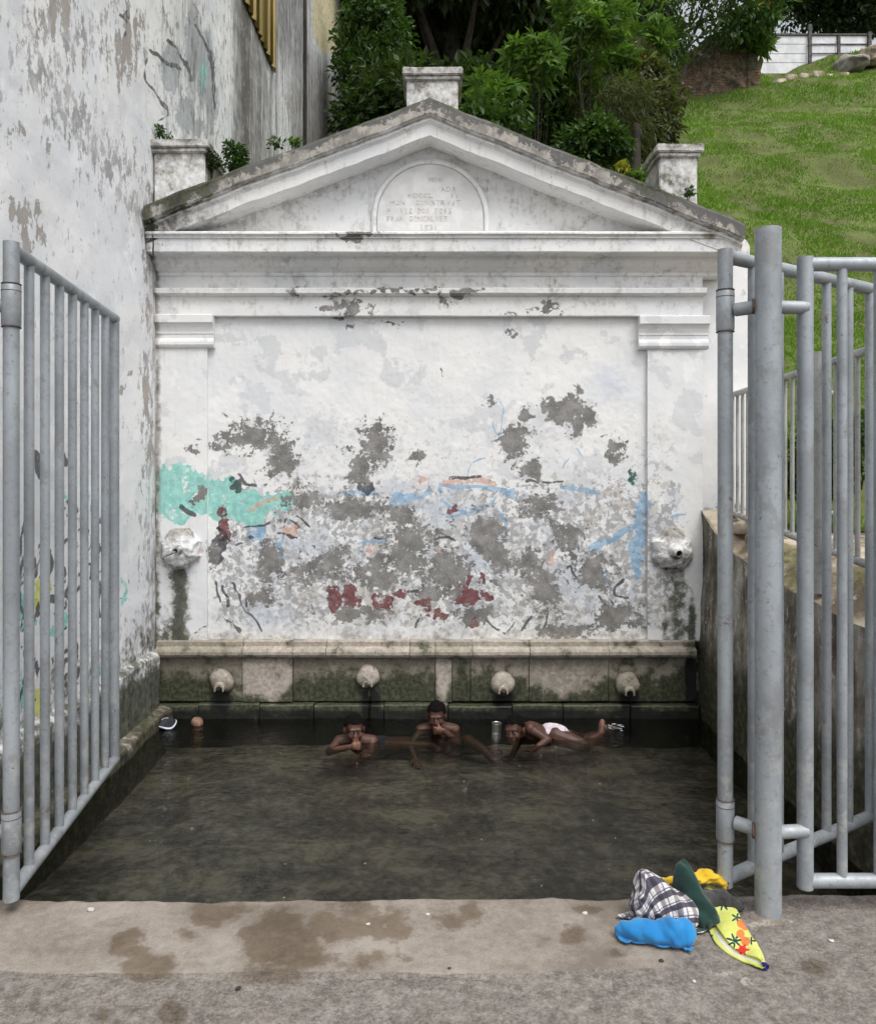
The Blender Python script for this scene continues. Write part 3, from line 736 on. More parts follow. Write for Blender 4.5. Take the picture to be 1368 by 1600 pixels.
def hill():
    xs = np.concatenate([np.linspace(-30, 2.0, 26), np.linspace(2.4, 24, 90), np.linspace(26, 70, 16)])
    ys = np.concatenate([np.linspace(6.35, 32, 110), np.linspace(34, 90, 16)])
    XX, YY = np.meshgrid(xs, ys, indexing='ij')
    Z = hill_h(XX, YY)
    V = np.stack([XX, YY, Z], -1).reshape(-1, 3)
    P2 = V.copy(); P2[:, 2] = 0
    V[:, 2] += fbm(P2, 0.35, 4, 31) * 0.55 * smooth(V[:, 1], 7, 11) + fbm(P2, 1.6, 3, 33) * 0.10
    n, m = XX.shape
    i = np.arange(n - 1)[:, None] * m + np.arange(m - 1)[None, :]
    F = np.stack([i, i + m, i + m + 1, i + 1], -1).reshape(-1, 4)
    tag(add('hill', mesh_np('hill', V, F, True), M_SOIL), 'steep grassy hillside rising behind the fountain', kind='structure')
hill()
def hill_z(x, y):
    P = np.stack([np.asarray(x, float), np.asarray(y, float), np.zeros(np.size(x))], -1)
    return hill_h(P[:, 0], P[:, 1]) + fbm(P, 0.35, 4, 31) * 0.55 * smooth(P[:, 1], 7, 11) + fbm(P, 1.6, 3, 33) * 0.10

def grass():
    N = 260000
    u = RNG.random(N)
    y = 6.6 * (31.5 / 6.6) ** u
    lo = np.maximum(2.5, y * 0.27 - 0.4)
    x = lo + RNG.random(N) * (y * 0.64 + 0.6 - lo)
    P = np.stack([x, y, x * 0], -1)
    cl = fbm(P, 1.3, 4, 41)
    bare = fbm(P, 0.8, 4, 47)
    keep = (bare > -0.42) | (RNG.random(N) < 0.4)
    x, y, P, cl = x[keep], y[keep], P[keep], cl[keep]
    N = len(x)
    z = hill_z(x, y)
    s = (0.022 + 0.0028 * y) * (0.8 + 0.9 * np.clip(cl, -0.4, 0.8)) * (0.6 + 0.8 * RNG.random(N))
    a = RNG.random(N) * 2 * np.pi
    wv = np.stack([np.cos(a), np.sin(a), a * 0], -1) * (s * 0.22)[:, None]
    tilt = np.stack([RNG.normal(0, .5, N), RNG.normal(-0.15, .5, N), np.ones(N)], -1) * s[:, None]
    c = np.stack([x, y, z - 0.02], -1)
    V = np.stack([c - wv, c + wv, c + tilt], 1).reshape(-1, 3)
    F = np.arange(3 * N).reshape(-1, 3)
    lv = np.clip(0.48 + 0.6 * fbm(P, 0.5, 4, 51) + 0.30 * cl + RNG.normal(0, .10, N), 0, 0.96)
    lv = np.where(RNG.random(N) < 0.015, 1.0, lv)
    o = add('grass', mesh_np('grass', V, F, False, {'lv': np.repeat(lv, 3)}), M_GRASS)
    tag(o, 'short green grass covering the hillside', 'grass', kind='stuff')
grass()

# ------------------------------------------------------------------ the fountain front
FT = thing('fountain', (0, 5.8, WATER), 'white pedimented wall fountain with peeling graffitied paint and stone spouts above the pool', 'fountain')
strip('wall_panel', [(5.80, H(1004, 5.8)), (5.80, H(488, 5.8))], X(318, 5.8), X(1016, 5.8), M_FAC, FT, step=0.0085, hsub=0.0085, jit=0.004)
PB, PT = 0.318, H(543, 5.77)
strip('pilaster', [(5.83, PB), (5.772, PB), (5.768, PB + .01), (5.768, PT), (5.83, PT)], -2.115, X(324, 5.77), M_FAC, FT, step=0.012, hsub=0.014, jit=0.003)
strip('pilaster', [(5.83, PB), (5.772, PB), (5.768, PB + .01), (5.768, PT), (5.83, PT)], X(1011, 5.77), X(1097, 5.77), M_FAC, FT, step=0.012, hsub=0.014, jit=0.003)
def capital(x0, x1, ytop):
    t = H(ytop, 5.72)
    strip('capital', [(5.80, t), (5.715, t), (5.710, t - .006), (5.711, t - .060), (5.719, t - .066), (5.728, t - .070), (5.741, t - .093), (5.750, t - .123), (5.750, t - .14),
                      (5.756, t - .143), (5.756, t - .172), (5.746, t - .182), (5.739, t - .20), (5.739, t - .222), (5.750, t - .24), (5.768, t - .245), (5.80, t - .245)],
          x0, x1, M_FAC, FT, step=0.02, jit=0.0018, seed=int(x0 * 10))
capital(-2.112, X(331, 5.70), 491)
capital(X(1000, 5.70), X(1110, 5.70), 493)
xr = X(1097, 5.76)
strip('architrave', [(5.83, H(494, 5.75)), (5.752, H(494, 5.75)), (5.748, H(493, 5.75)), (5.748, 2.91), (5.83, 2.91)], -2.114, xr - .003, M_FAC, FT, step=0.015, hsub=0.015, jit=0.002, seed=4)
strip('moulding', [(5.81, 2.958), (5.705, 2.956), (5.70, 2.950), (5.70, 2.918), (5.72, 2.908), (5.742, 2.902), (5.81, 2.902)], -2.112, xr + .012, M_FAC, FT, step=0.015, hsub=0.012, jit=0.002, seed=5)
strip('frieze', [(5.84, 2.952), (5.762, 2.955), (5.762, 3.075), (5.84, 3.075)], -2.113, xr, M_FAC, FT, step=0.02, hsub=0.02, jit=0.002, seed=6)
CORN = [(5.86, 3.335), (5.60, 3.335), (5.545, 3.326), (5.535, 3.318), (5.535, 3.306), (5.55, 3.302), (5.558, 3.292), (5.552, 3.286), (5.552, 3.282), (5.566, 3.279), (5.566, 3.188),
        (5.572, 3.182), (5.66, 3.18), (5.672, 3.172), (5.678, 3.145), (5.70, 3.115), (5.735, 3.09), (5.752, 3.082), (5.752, 3.058), (5.86, 3.056)]
strip('cornice', CORN, -2.110, X(1146, 5.55), M_FAC, FT, step=0.016, hsub=0.02, jit=0.0022, seed=7)
XA = X(672, 5.5)
def rake(xs): return np.where(xs < XA, -0.372 * (XA - xs), -0.398 * (xs - XA))
HT = H(150, 5.5)
def rake_extra(V, mi, xs):
    vv = V[:, 2] - rake(V[:, 0]) - HT
    px = CX + V[:, 0] * FPX / 5.5
    g = 1.25 * smooth(vv, -0.145, -0.09) + 0.34
    g = np.maximum(g, 0.70 * smooth(px, 420, 250) + 0.1)
    g = np.maximum(g, 0.45 * smooth(px, 880, 1080))
    mo = 0.85 * np.exp(-((px - 285) / 60.0) ** 2) * smooth(vv, -.20, -.1) + 0.6 * np.exp(-((px - 1000) / 50.0) ** 2) * smooth(vv, -.14, -.08) + 0.72 * smooth(vv, -0.05, -0.01)
    mo = np.maximum(mo, smooth(px, 250, 232) * 0.9)
    return {'grime_shade': g * (1 - 0.35 * smooth(vv, -.15, -.17) * smooth(px, 330, 460) * smooth(px, 1080, 960)), 'moss': np.clip(mo, 0, 1), 'peel': np.full(len(V), -0.05), 'drip': np.full(len(V), .6), 'lichen': smooth(vv, -.11, 0.0) + 0.5 * smooth(px, 420, 260) + 0.5 * smooth(px, 850, 1000)}
RK = [(6.20, -0.01), (5.56, 0.0), (5.515, -0.008), (5.50, -0.03), (5.498, -0.12), (5.512, -0.128), (5.545, -0.133), (5.545, -0.142), (5.535, -0.146), (5.535, -0.158), (5.55, -0.163), (5.556, -0.172),
      (5.560, -0.178), (5.560, -0.258), (5.572, -0.262), (5.73, -0.262), (5.85, -0.262)]
def rough_top(xs): return rake(xs) + HT + fbm(np.stack([xs * 5, xs * 0, xs * 0], -1), 1, 4, 61) * 0.012
strip('raking_cornice', RK, -2.108, XA, M_FAC, FT, step=0.016, hsub=0.02, hfun=rough_top, jit=0.004, extra=rake_extra, seed=8)
strip('raking_cornice', RK, XA, X(1163, 5.5), M_FAC, FT, step=0.016, hsub=0.02, hfun=rough_top, jit=0.004, extra=rake_extra, seed=8)
def tympanum():
    xs = np.linspace(-1.95, 1.95, 190); ts = np.linspace(0, 1, 50)
    top = HT + rake(xs) - 0.2
    V = np.zeros((190, 50, 3)); V[:, :, 0] = xs[:, None]; V[:, :, 1] = 5.762
    V[:, :, 2] = 3.30 + ts[None, :] * (np.maximum(top, 3.31) - 3.30)[:, None]
    V = V.reshape(-1, 3); A = facade_attrs(V)
    A['peel'] = np.full(len(V), -0.06)
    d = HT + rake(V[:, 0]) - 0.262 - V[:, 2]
    A['grime_shade'] = np.maximum(A['grime_shade'], 0.42 * smooth(d, 0.22, 0.0))  # shade and dirt under the raking cornice, both put into the colour
    V[:, 1] += fbm(V, 2, 4, 15) * 0.008
    i = np.arange(189)[:, None] * 50 + np.arange(49)[None, :]
    F = np.stack([i, i + 50, i + 51, i + 1], -1).reshape(-1, 4)
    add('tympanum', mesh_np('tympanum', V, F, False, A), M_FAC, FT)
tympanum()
# arched inscription plaque
def plaque():
    xc, r, hs, hb, Y0 = X(672, 5.74), 0.395, H(340, 5.74), 3.325, 5.735
    out = [(xc - r, hb)] + [(xc - r * math.cos(a), hs + r * math.sin(a)) for a in np.linspace(0, math.pi, 41)] + [(xc + r, hb)]
    V = [(x, Y0, h) for x, h in out] + [(x, 5.79, h) for x, h in out]
    n = len(out)
    F = [tuple(range(n))] + [(i, i + n, i + 1 + n, i + 1) for i in range(n - 1)]
    m = Mat('worn_plaque_marble'); n1 = m.noise(7, 8, 0.6)
    mat = m.done(m.mix(m.ma('MULTIPLY', m.ss(m.sep()[2], 3.42, 3.33), m.ss(n1, 0.4, 0.6)), m.mix(m.ss(n1, 0.4, 0.62), (0.63, 0.63, 0.63), (0.74, 0.74, 0.735)), (0.50, 0.43, 0.36)), 0.8, m.bump(m.noise(60, 5, 0.6), 0.3, 0.004))
    p = MB().raw(V, F).build('plaque', mat, FT)
    R = r + 0.024
    path = [(xc - R, 5.748, hb)] + [(xc - R * math.cos(a), 5.748, hs + R * math.sin(a)) for a in np.linspace(0, math.pi, 61)] + [(xc + R, 5.748, hb)]
    me = MB().tube(path, 0.022, 10).mesh('moulding', angle=1.0)
    V = np.array([v.co for v in me.vertices])
    for k, vals in {'grime_shade': 0.30 + 0.2 * fbm(V, 4, 3, 2), 'peel': np.full(len(V), -0.02)}.items():
        a = me.attributes.new(k, 'FLOAT', 'POINT'); a.data.foreach_set('value', vals.astype(np.float32))
    add('plaque_moulding', me, M_FAC, FT)
    rows = [('BERAL', 669, 693, 281, 6.5), ('ADA', 688, 713, 296, 8), ('MDCCL   II', 637, 718, 306, 7), ('MON  CONSTRVIT', 609, 720, 317, 7.5), ('F  VIZ DOR FOIS', 604, 706, 330, 8),
            ('FRAN GONCALVES', 604, 700, 342, 8), ('1831', 655, 684, 356, 8.5)]
    for txt, a, b, y, hp in rows:
        nC = len(txt); hh = hp * 0.00478
        for ci, ch in enumerate(txt):
            if ch == ' ': continue
            cu = bpy.data.curves.new('letter', 'FONT'); cu.body = ch; cu.size = 0.04; cu.extrude = 0.0012; cu.resolution_u = 2
            to = bpy.data.objects.new('tmp', cu); COL.objects.link(to)
            me = bpy.data.meshes.new_from_object(to.evaluated_get(bpy.context.evaluated_depsgraph_get()))
            bpy.data.objects.remove(to)
            V = np.array([v.co for v in me.vertices])
            lo, hi = V.min(0), V.max(0)
            wd = (X(b, 5.74) - X(a, 5.74)) / nC
            x0 = X(a, 5.74) + wd * (ci + .08); ww = wd * (.80 if ch not in 'I1' else .30)
            if ch in 'I1': x0 += wd * .25
            W = np.zeros_like(V)
            W[:, 0] = x0 + (V[:, 0] - lo[0]) / (hi[0] - lo[0]) * ww
            W[:, 2] = H(y, 5.74) - hh / 2 + (V[:, 1] - lo[1]) / (hi[1] - lo[1]) * hh
            W[:, 1] = 5.7338 - V[:, 2] * 0.8
            me.vertices.foreach_set('co', W.astype(np.float32).ravel()); me.update()
            add('letter', me, M_LETTER, p)
plaque()
# pedestals on the pediment
def pedestal(x0, x1, y0, y1, hb, ht, cap):
    def at(V):
        n = len(V); t = (V[:, 2] - hb) / (ht - hb)
        return {'drip': np.full(n, .8), 'grime_shade': 0.60 + 0.4 * smooth(t, 0.72, 1.0) + 0.25 * fbm(V, 3, 3, 5), 'moss': 0.20 + 0.3 * (t > 0.985), 'peel': np.full(n, 0.03)}
    def blk(name, a, b, par):
        bm = bmesh.new(); bmesh.ops.create_cube(bm, size=1)
        for v in bm.verts:
            v.co = Vector([(a[k] + b[k]) / 2 + v.co[k] * (b[k] - a[k]) for k in range(3)])
        bmesh.ops.bevel(bm, geom=bm.edges[:], offset=0.008, segments=2, affect='EDGES')
        bmesh.ops.subdivide_edges(bm, edges=[e for e in bm.edges if e.calc_length() > 0.1], cuts=7, use_grid_fill=True)
        me = bpy.data.meshes.new(name); bm.to_mesh(me); bm.free()
        V = np.array([v.co for v in me.vertices])
        D = np.stack([fbm(V, 6, 3, 1), fbm(V, 6, 3, 2), fbm(V, 6, 3, 3)], -1) * 0.010
        A = at(V)
        if par is not None: A['grime_shade'] = np.full(len(V), 0.72); A['moss'] = np.full(len(V), 0.35) * (V[:, 2] > (a[2] + b[2]) / 2)
        me.vertices.foreach_set('co', (V + D).astype(np.float32).ravel())
        for k, v in A.items():
            t = me.attributes.new(k, 'FLOAT', 'POINT'); t.data.foreach_set('value', v.astype(np.float32))
        return add(name, me, M_FAC, par or FT)
    body = blk('pedestal', (x0, y0, hb), (x1, y1, ht - 0.085), None)
    blk('cap', (x0 - cap * 0.5, y0 - cap * 0.5, ht - 0.094), (x1 + cap * 0.5, y1 + cap * 0.5, ht - 0.057), body)
    blk('cap', (x0 - cap, y0 - cap, ht - 0.060), (x1 + cap, y1 + cap, ht), body)
pedestal(X(635, 5.80), X(716, 5.80), 5.80, 6.20, 4.05, H(104, 5.77), 0.032)
pedestal(-2.112, X(320, 5.72), 5.72, 6.16, 3.30, H(217, 5.69), 0.035)
pedestal(X(1030, 5.72), X(1089, 5.72), 5.72, 6.14, 3.40, H(224, 5.69), 0.035)
# set-back wall on the right of the pilaster
def side_wall():
    x0, x1, ht, hb, Y0, Y1 = 1.90, X(1170, 5.88), H(369, 5.88), -0.5, 5.88, 6.35
    R = 0.10
    pts = [(x0, hb), (x1, hb)] + [(x1 - R + R * math.cos(a), ht - R + R * math.sin(a)) for a in np.linspace(0, math.pi / 2, 7)] + [(x0, ht)]
    hs = np.linspace(hb, ht, 190); us = np.linspace(0, 1, 26)
    V, F = [], []
    xe = np.where(hs > ht - R, x1 - R + np.sqrt(np.maximum(R * R - (hs - ht + R) ** 2, 0)), x1)
    xe = xe + fbm(np.stack([hs * 4, hs * 0, hs * 0], -1), 1, 4, 3) * 0.012
    for h, e in zip(hs, xe):
        for u in us: V.append((x0 + (e - x0) * u, Y0, h))
        for u in (0.08, 0.3, 1.0): V.append((e + 0.006 * (u < 0.1), Y0 + (Y1 - Y0) * u, h))
    m = 29; n = len(hs)
    i = np.arange(n - 1)[:, None] * m + np.arange(m - 1)[None, :]
    F = [np.stack([i, i + 1, i + m + 1, i + m], -1).reshape(-1, 4), (np.arange(m) + (n - 1) * m)[None, :]]
    V = np.array(V)
    px = CX + V[:, 0] * FPX / 5.88; py = HY - (V[:, 2] - CAMH) * FPX / 5.88
    g = np.maximum(0.8 * gauss(px, py, 1150, 385, 9, 25), 0.5 * gauss(px, py, 1166, 385, 8, 30))
    g = np.maximum(g, 0.6 * gauss(px, py, 1160, 458, 6, 10)); g = np.maximum(g, 0.35 * smooth(py, 700, 800))
    A = {'grime_shade': g, 'moss': 0.7 * smooth(py, 770, 830), 'peel': np.full(len(V), -0.02) + 0.06 * smooth(py, 640, 760), 'lav': np.full(len(V), -0.3)}
    V[:, 1] += fbm(V, 3, 4, 3) * 0.01
    add('side_wall', mesh_np('side_wall', V, F, False, A), M_FAC, FT)
side_wall()

# stone base: moulded ledge stones, plinth stones, submerged footing stones
def stone_attrs(V, tone, Y=5.74):
    px = CX + V[:, 0] * FPX / Y; py = HY - (V[:, 2] - CAMH) * FPX / Y
    mo = 0.85 * smooth(py, 1034, 1080) + 0.30
    for c, a in [((300, 1075, 62, 40), .75), ((500, 1075, 50, 40), .8), ((620, 1070, 60, 36), .6), ((722, 1055, 14, 30), .9), ((770, 1085, 60, 18), .55), ((845, 1080, 30, 16), .6),
                 ((1060, 1070, 40, 40), .75), ((262, 1020, 20, 12), .5), ((710, 1026, 26, 8), .7), ((320, 1026, 50, 5), .5), ((1075, 1020, 16, 14), .8)]:
        mo = np.maximum(mo, a * gauss(px, py, *c))
    for c in [(418, 1065, 44, 36), (693, 1060, 14, 36), (885, 1062, 56, 28)]:
        mo = mo * (1 - 0.95 * gauss(px, py, *c))
    mo = np.maximum(mo, 0.95 * smooth(py, 1097, 1106))
    mo = np.where(py < 1029, np.minimum(mo, 0.34 + 0.4 * gauss(px, py, 710, 1026, 26, 8)), mo)
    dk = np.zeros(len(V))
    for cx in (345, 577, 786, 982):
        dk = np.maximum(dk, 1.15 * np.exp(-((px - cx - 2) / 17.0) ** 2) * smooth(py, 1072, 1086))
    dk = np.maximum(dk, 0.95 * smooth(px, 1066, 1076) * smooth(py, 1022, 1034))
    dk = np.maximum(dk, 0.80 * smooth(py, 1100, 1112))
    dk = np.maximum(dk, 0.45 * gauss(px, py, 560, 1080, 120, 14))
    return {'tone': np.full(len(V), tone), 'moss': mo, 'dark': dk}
def stone(name, a, b, tone, prof=None, seed=0, amp=0.005):
    sy = 0.02
    if prof is None:
        prof = [(b[1], b[2]), (a[1] + .008, b[2]), (a[1], b[2] - .008), (a[1], a[2] + .008), (a[1] + .008, a[2]), (b[1], a[2])]
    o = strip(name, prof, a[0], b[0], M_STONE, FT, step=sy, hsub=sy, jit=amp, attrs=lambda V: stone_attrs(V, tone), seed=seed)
    return o
LED = lambda d: [(5.82, .326), (5.735 - d, .326), (5.73 - d, .320), (5.73 - d, .286), (5.718 - d, .282), (5.695 - d, .272), (5.684 - d, .254), (5.684 - d, .232), (5.696 - d, .212), (5.72 - d, .204), (5.82, .203)]
ledge = [-2.1, X(380, 5.72), X(458, 5.72), X(510, 5.72), X(640, 5.72), X(680, 5.72), X(738, 5.72), X(827, 5.72), X(950, 5.72), X(1086, 5.72)]
tones = [0.25, 0.75, 0.6, 0.85, 0.4, 0.3, 0.8, 0.55, 0.65]
for i, (a, b) in enumerate(zip(ledge[:-1], ledge[1:])):
    d = random.uniform(-.004, .006)
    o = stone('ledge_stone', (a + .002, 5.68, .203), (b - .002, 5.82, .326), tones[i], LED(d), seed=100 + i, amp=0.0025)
plinth = [-2.1, X(380, 5.76), X(458, 5.76), X(680, 5.76), X(706, 5.76), X(735, 5.76), X(826, 5.76), X(950, 5.76), X(1088, 5.76)]
ptone = [0.2, 1.0, 0.25, 0.95, 0.2, 0.6, 0.55, 0.4]
pd = [0, -.022, 0.004, -.016, 0.008, 0, -.004, 0.003]
for i, (a, b) in enumerate(zip(plinth[:-1], plinth[1:])):
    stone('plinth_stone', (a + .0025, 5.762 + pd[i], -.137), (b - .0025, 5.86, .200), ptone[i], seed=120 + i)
foot = [-2.1, X(310, 5.7), X(405, 5.7), X(490, 5.7), X(600, 5.7), X(700, 5.7), X(800, 5.7), X(880, 5.7), X(985, 5.7), X(1092, 5.7)]
for i, (a, b) in enumerate(zip(foot[:-1], foot[1:])):
    stone('footing_stone', (a + .004, 5.712 + random.uniform(-.012, .012), -.60), (b - .004, 5.90, -.141 + random.uniform(-.012, .004)), random.uniform(0.1, .5), seed=140 + i, amp=.008)
MB().box((-2.3, 5.90, -.7), (2.38, 6.34, 3.3)).build('core', M_FAC, FT)

def set_attr(me, vals):
    V = np.array([v.co for v in me.vertices])
    for k, f in vals.items():
        a = me.attributes.new(k, 'FLOAT', 'POINT')
        a.data.foreach_set('value', (np.full(len(V), f) if np.isscalar(f) else f(V)).astype(np.float32))
# lower round spouts
def spout(px, py, tone, lip):
    x, h, Y = X(px, 5.74), H(py, 5.74), 5.765
    mb = MB().lathe([(0.088, 0.02), (0.091, -0.012), (0.090, -0.028), (0.082, -0.046), (0.066, -0.060), (0.044, -0.068), (0.02, -0.072), (0.0, -0.073)], (x, Y, h), (0, 1, 0), 28)
    me = mb.mesh('spout', angle=0.8)
    set_attr(me, {'tone': tone, 'moss': lambda V: 0.30 + 0.5 * smooth(V[:, 2], h - .01, h - .08) + 0.3 * fbm(V, 9, 3, px), 'dark': 0.0})
    V = np.array([v.co for v in me.vertices]); V += np.stack([fbm(V, 16, 4, px), fbm(V, 16, 4, px + 4), fbm(V, 16, 4, px + 5)], -1) * .018
    me.vertices.foreach_set('co', V.astype(np.float32).ravel())
    o = add('spout', me, M_STONE, FT)
    # hooded lip over the mouth
    mb = MB(); n = 13; rows = []
    for t in np.linspace(0, 1, 6):
        yy = Y - 0.045 - t * lip; hh = h - 0.018 - t * 0.030
        r = 0.043 - 0.006 * t
        rows.append([(x + r * math.cos(a), yy, hh + r * 1.05 * math.sin(a)) for a in np.linspace(math.pi * 1.12, -math.pi * 0.12, n)])
    rin = [[(x + (p[0] - x) * 0.68, p[1], (h - 0.03) + (p[2] - h + 0.03) * 0.68 - .006) for p in r] for r in rows]
    V = [p for r in rows for p in r] + [p for r in rin for p in r]
    F = []
    b = 6 * n
    for i in range(5):
        for k in range(n - 1):
            F.append((i*n+k, i*n+k+1, (i+1)*n+k+1, (i+1)*n+k)); F.append((b+i*n+k, b+(i+1)*n+k, b+(i+1)*n+k+1, b+i*n+k+1))
        F.append((i*n, (i+1)*n, b+(i+1)*n, b+i*n)); F.append((i*n+n-1, b+i*n+n-1, b+(i+1)*n+n-1, (i+1)*n+n-1))
    for k in range(n - 1): F.append((5*n+k, 5*n+k+1, b+5*n+k+1, b+5*n+k))
    me = mb.raw(V, F).mesh('lip', angle=0.8)
    set_attr(me, {'tone': tone * 0.8, 'moss': 0.25, 'dark': 0.0})
    add('lip', me, M_STONE, o)
    MB().lathe([(0.036, 0.0), (0.034, -0.03), (0.0, -0.031)], (x, Y - 0.035, h - 0.042), (0, 1, 0.1), 14).build('mouth', M_DARKHOLE, o, angle=0.6)
for (px, py, t, l) in [(346, 1064, 0.35, 0.05), (575, 1058, 0.8, 0.03), (785, 1068, 0.7, 0.045), (980, 1070, 0.3, 0.055)]:
    spout(px, py, t, l)
# upper octagonal bosses
def boss(px, py, tap):
    x, h, Y = X(px, 5.72), H(py, 5.72), 5.772
    me = MB().lathe([(0.160, 0.02), (0.158, -0.035), (0.150, -0.05), (0.115, -0.082), (0.078, -0.096), (0.0, -0.098)], (x, Y, h), (0, 1, 0), 8).mesh('boss')
    bm = bmesh.new(); bm.from_mesh(me)
    bmesh.ops.bevel(bm, geom=bm.edges[:], offset=0.006, segments=2, affect='EDGES')
    bmesh.ops.subdivide_edges(bm, edges=[e for e in bm.edges if e.calc_length() > .03], cuts=6, use_grid_fill=True)
    bm.to_mesh(me); bm.free()
    V = np.array([v.co for v in me.vertices]); V += np.stack([fbm(V, 12, 4, 3), fbm(V, 12, 4, 4), fbm(V, 12, 4, 5)], -1) * .032
    me.vertices.foreach_set('co', V.astype(np.float32).ravel())
    set_attr(me, {'peel': 0.06, 'grime_shade': lambda V: 0.50 + 0.35 * fbm(V, 7, 3, 8) + 0.4 * smooth(V[:, 2], h + .06, h + .16), 'moss': lambda V: 0.75 * smooth(V[:, 2], h - .06, h - .16)})
    o = add('boss', me, M_FAC, FT)
    if tap:
        tp = MB().lathe([(0.034, 0.0), (0.034, -0.018), (0.024, -0.022), (0.022, -0.07), (0.026, -0.072), (0.026, -0.086), (0.016, -0.088), (0.014, -0.05)], (x + .005, Y - .09, h), (0, 1, 0), 18).build('tap', M_CHROME, o, angle=0.6)
        tubeobj('lever', [(x, Y - .155, h - .005), (x - .04, Y - .165, h - .025), (x - .095, Y - .17, h - .045)], [0.010, 0.009, 0.007], M_CHROME, tp, 8)
    else:
        me = MB().lathe([(0.066, 0.0), (0.050, -0.03), (0.036, -0.065), (0.030, -0.085), (0.024, -0.087), (0.022, -0.05)], (x + .005, Y - .085, h - .012), (0, 1, 0.12), 18).mesh('nozzle', angle=0.6)
        set_attr(me, {'peel': 0.05, 'grime_shade': 0.55, 'moss': lambda V: 0.8 * smooth(V[:, 2], h - .01, h - .06)})
        nz = add('nozzle', me, M_FAC, o)
        MB().lathe([(0.0235, 0.0), (0.0, -0.0005)], (x + .005, Y - .145, h - .019), (0, 1, 0.12), 14).build('mouth', M_DARKHOLE, nz)
boss(282, 858, True)
boss(1052, 858, False)
tag(tubeobj('water_stream', [(X(577, 5.68), 5.672, H(1078, 5.68)), (X(578, 5.66), 5.655, H(1095, 5.66)), (X(577, 5.65), 5.648, H(1112, 5.65)), (X(577, 5.65), 5.645, WATER - .01)], [.008, .010, .009, .012], M_WATER, None, 10),
    'thin stream of water falling from the second spout from the left', 'water stream')

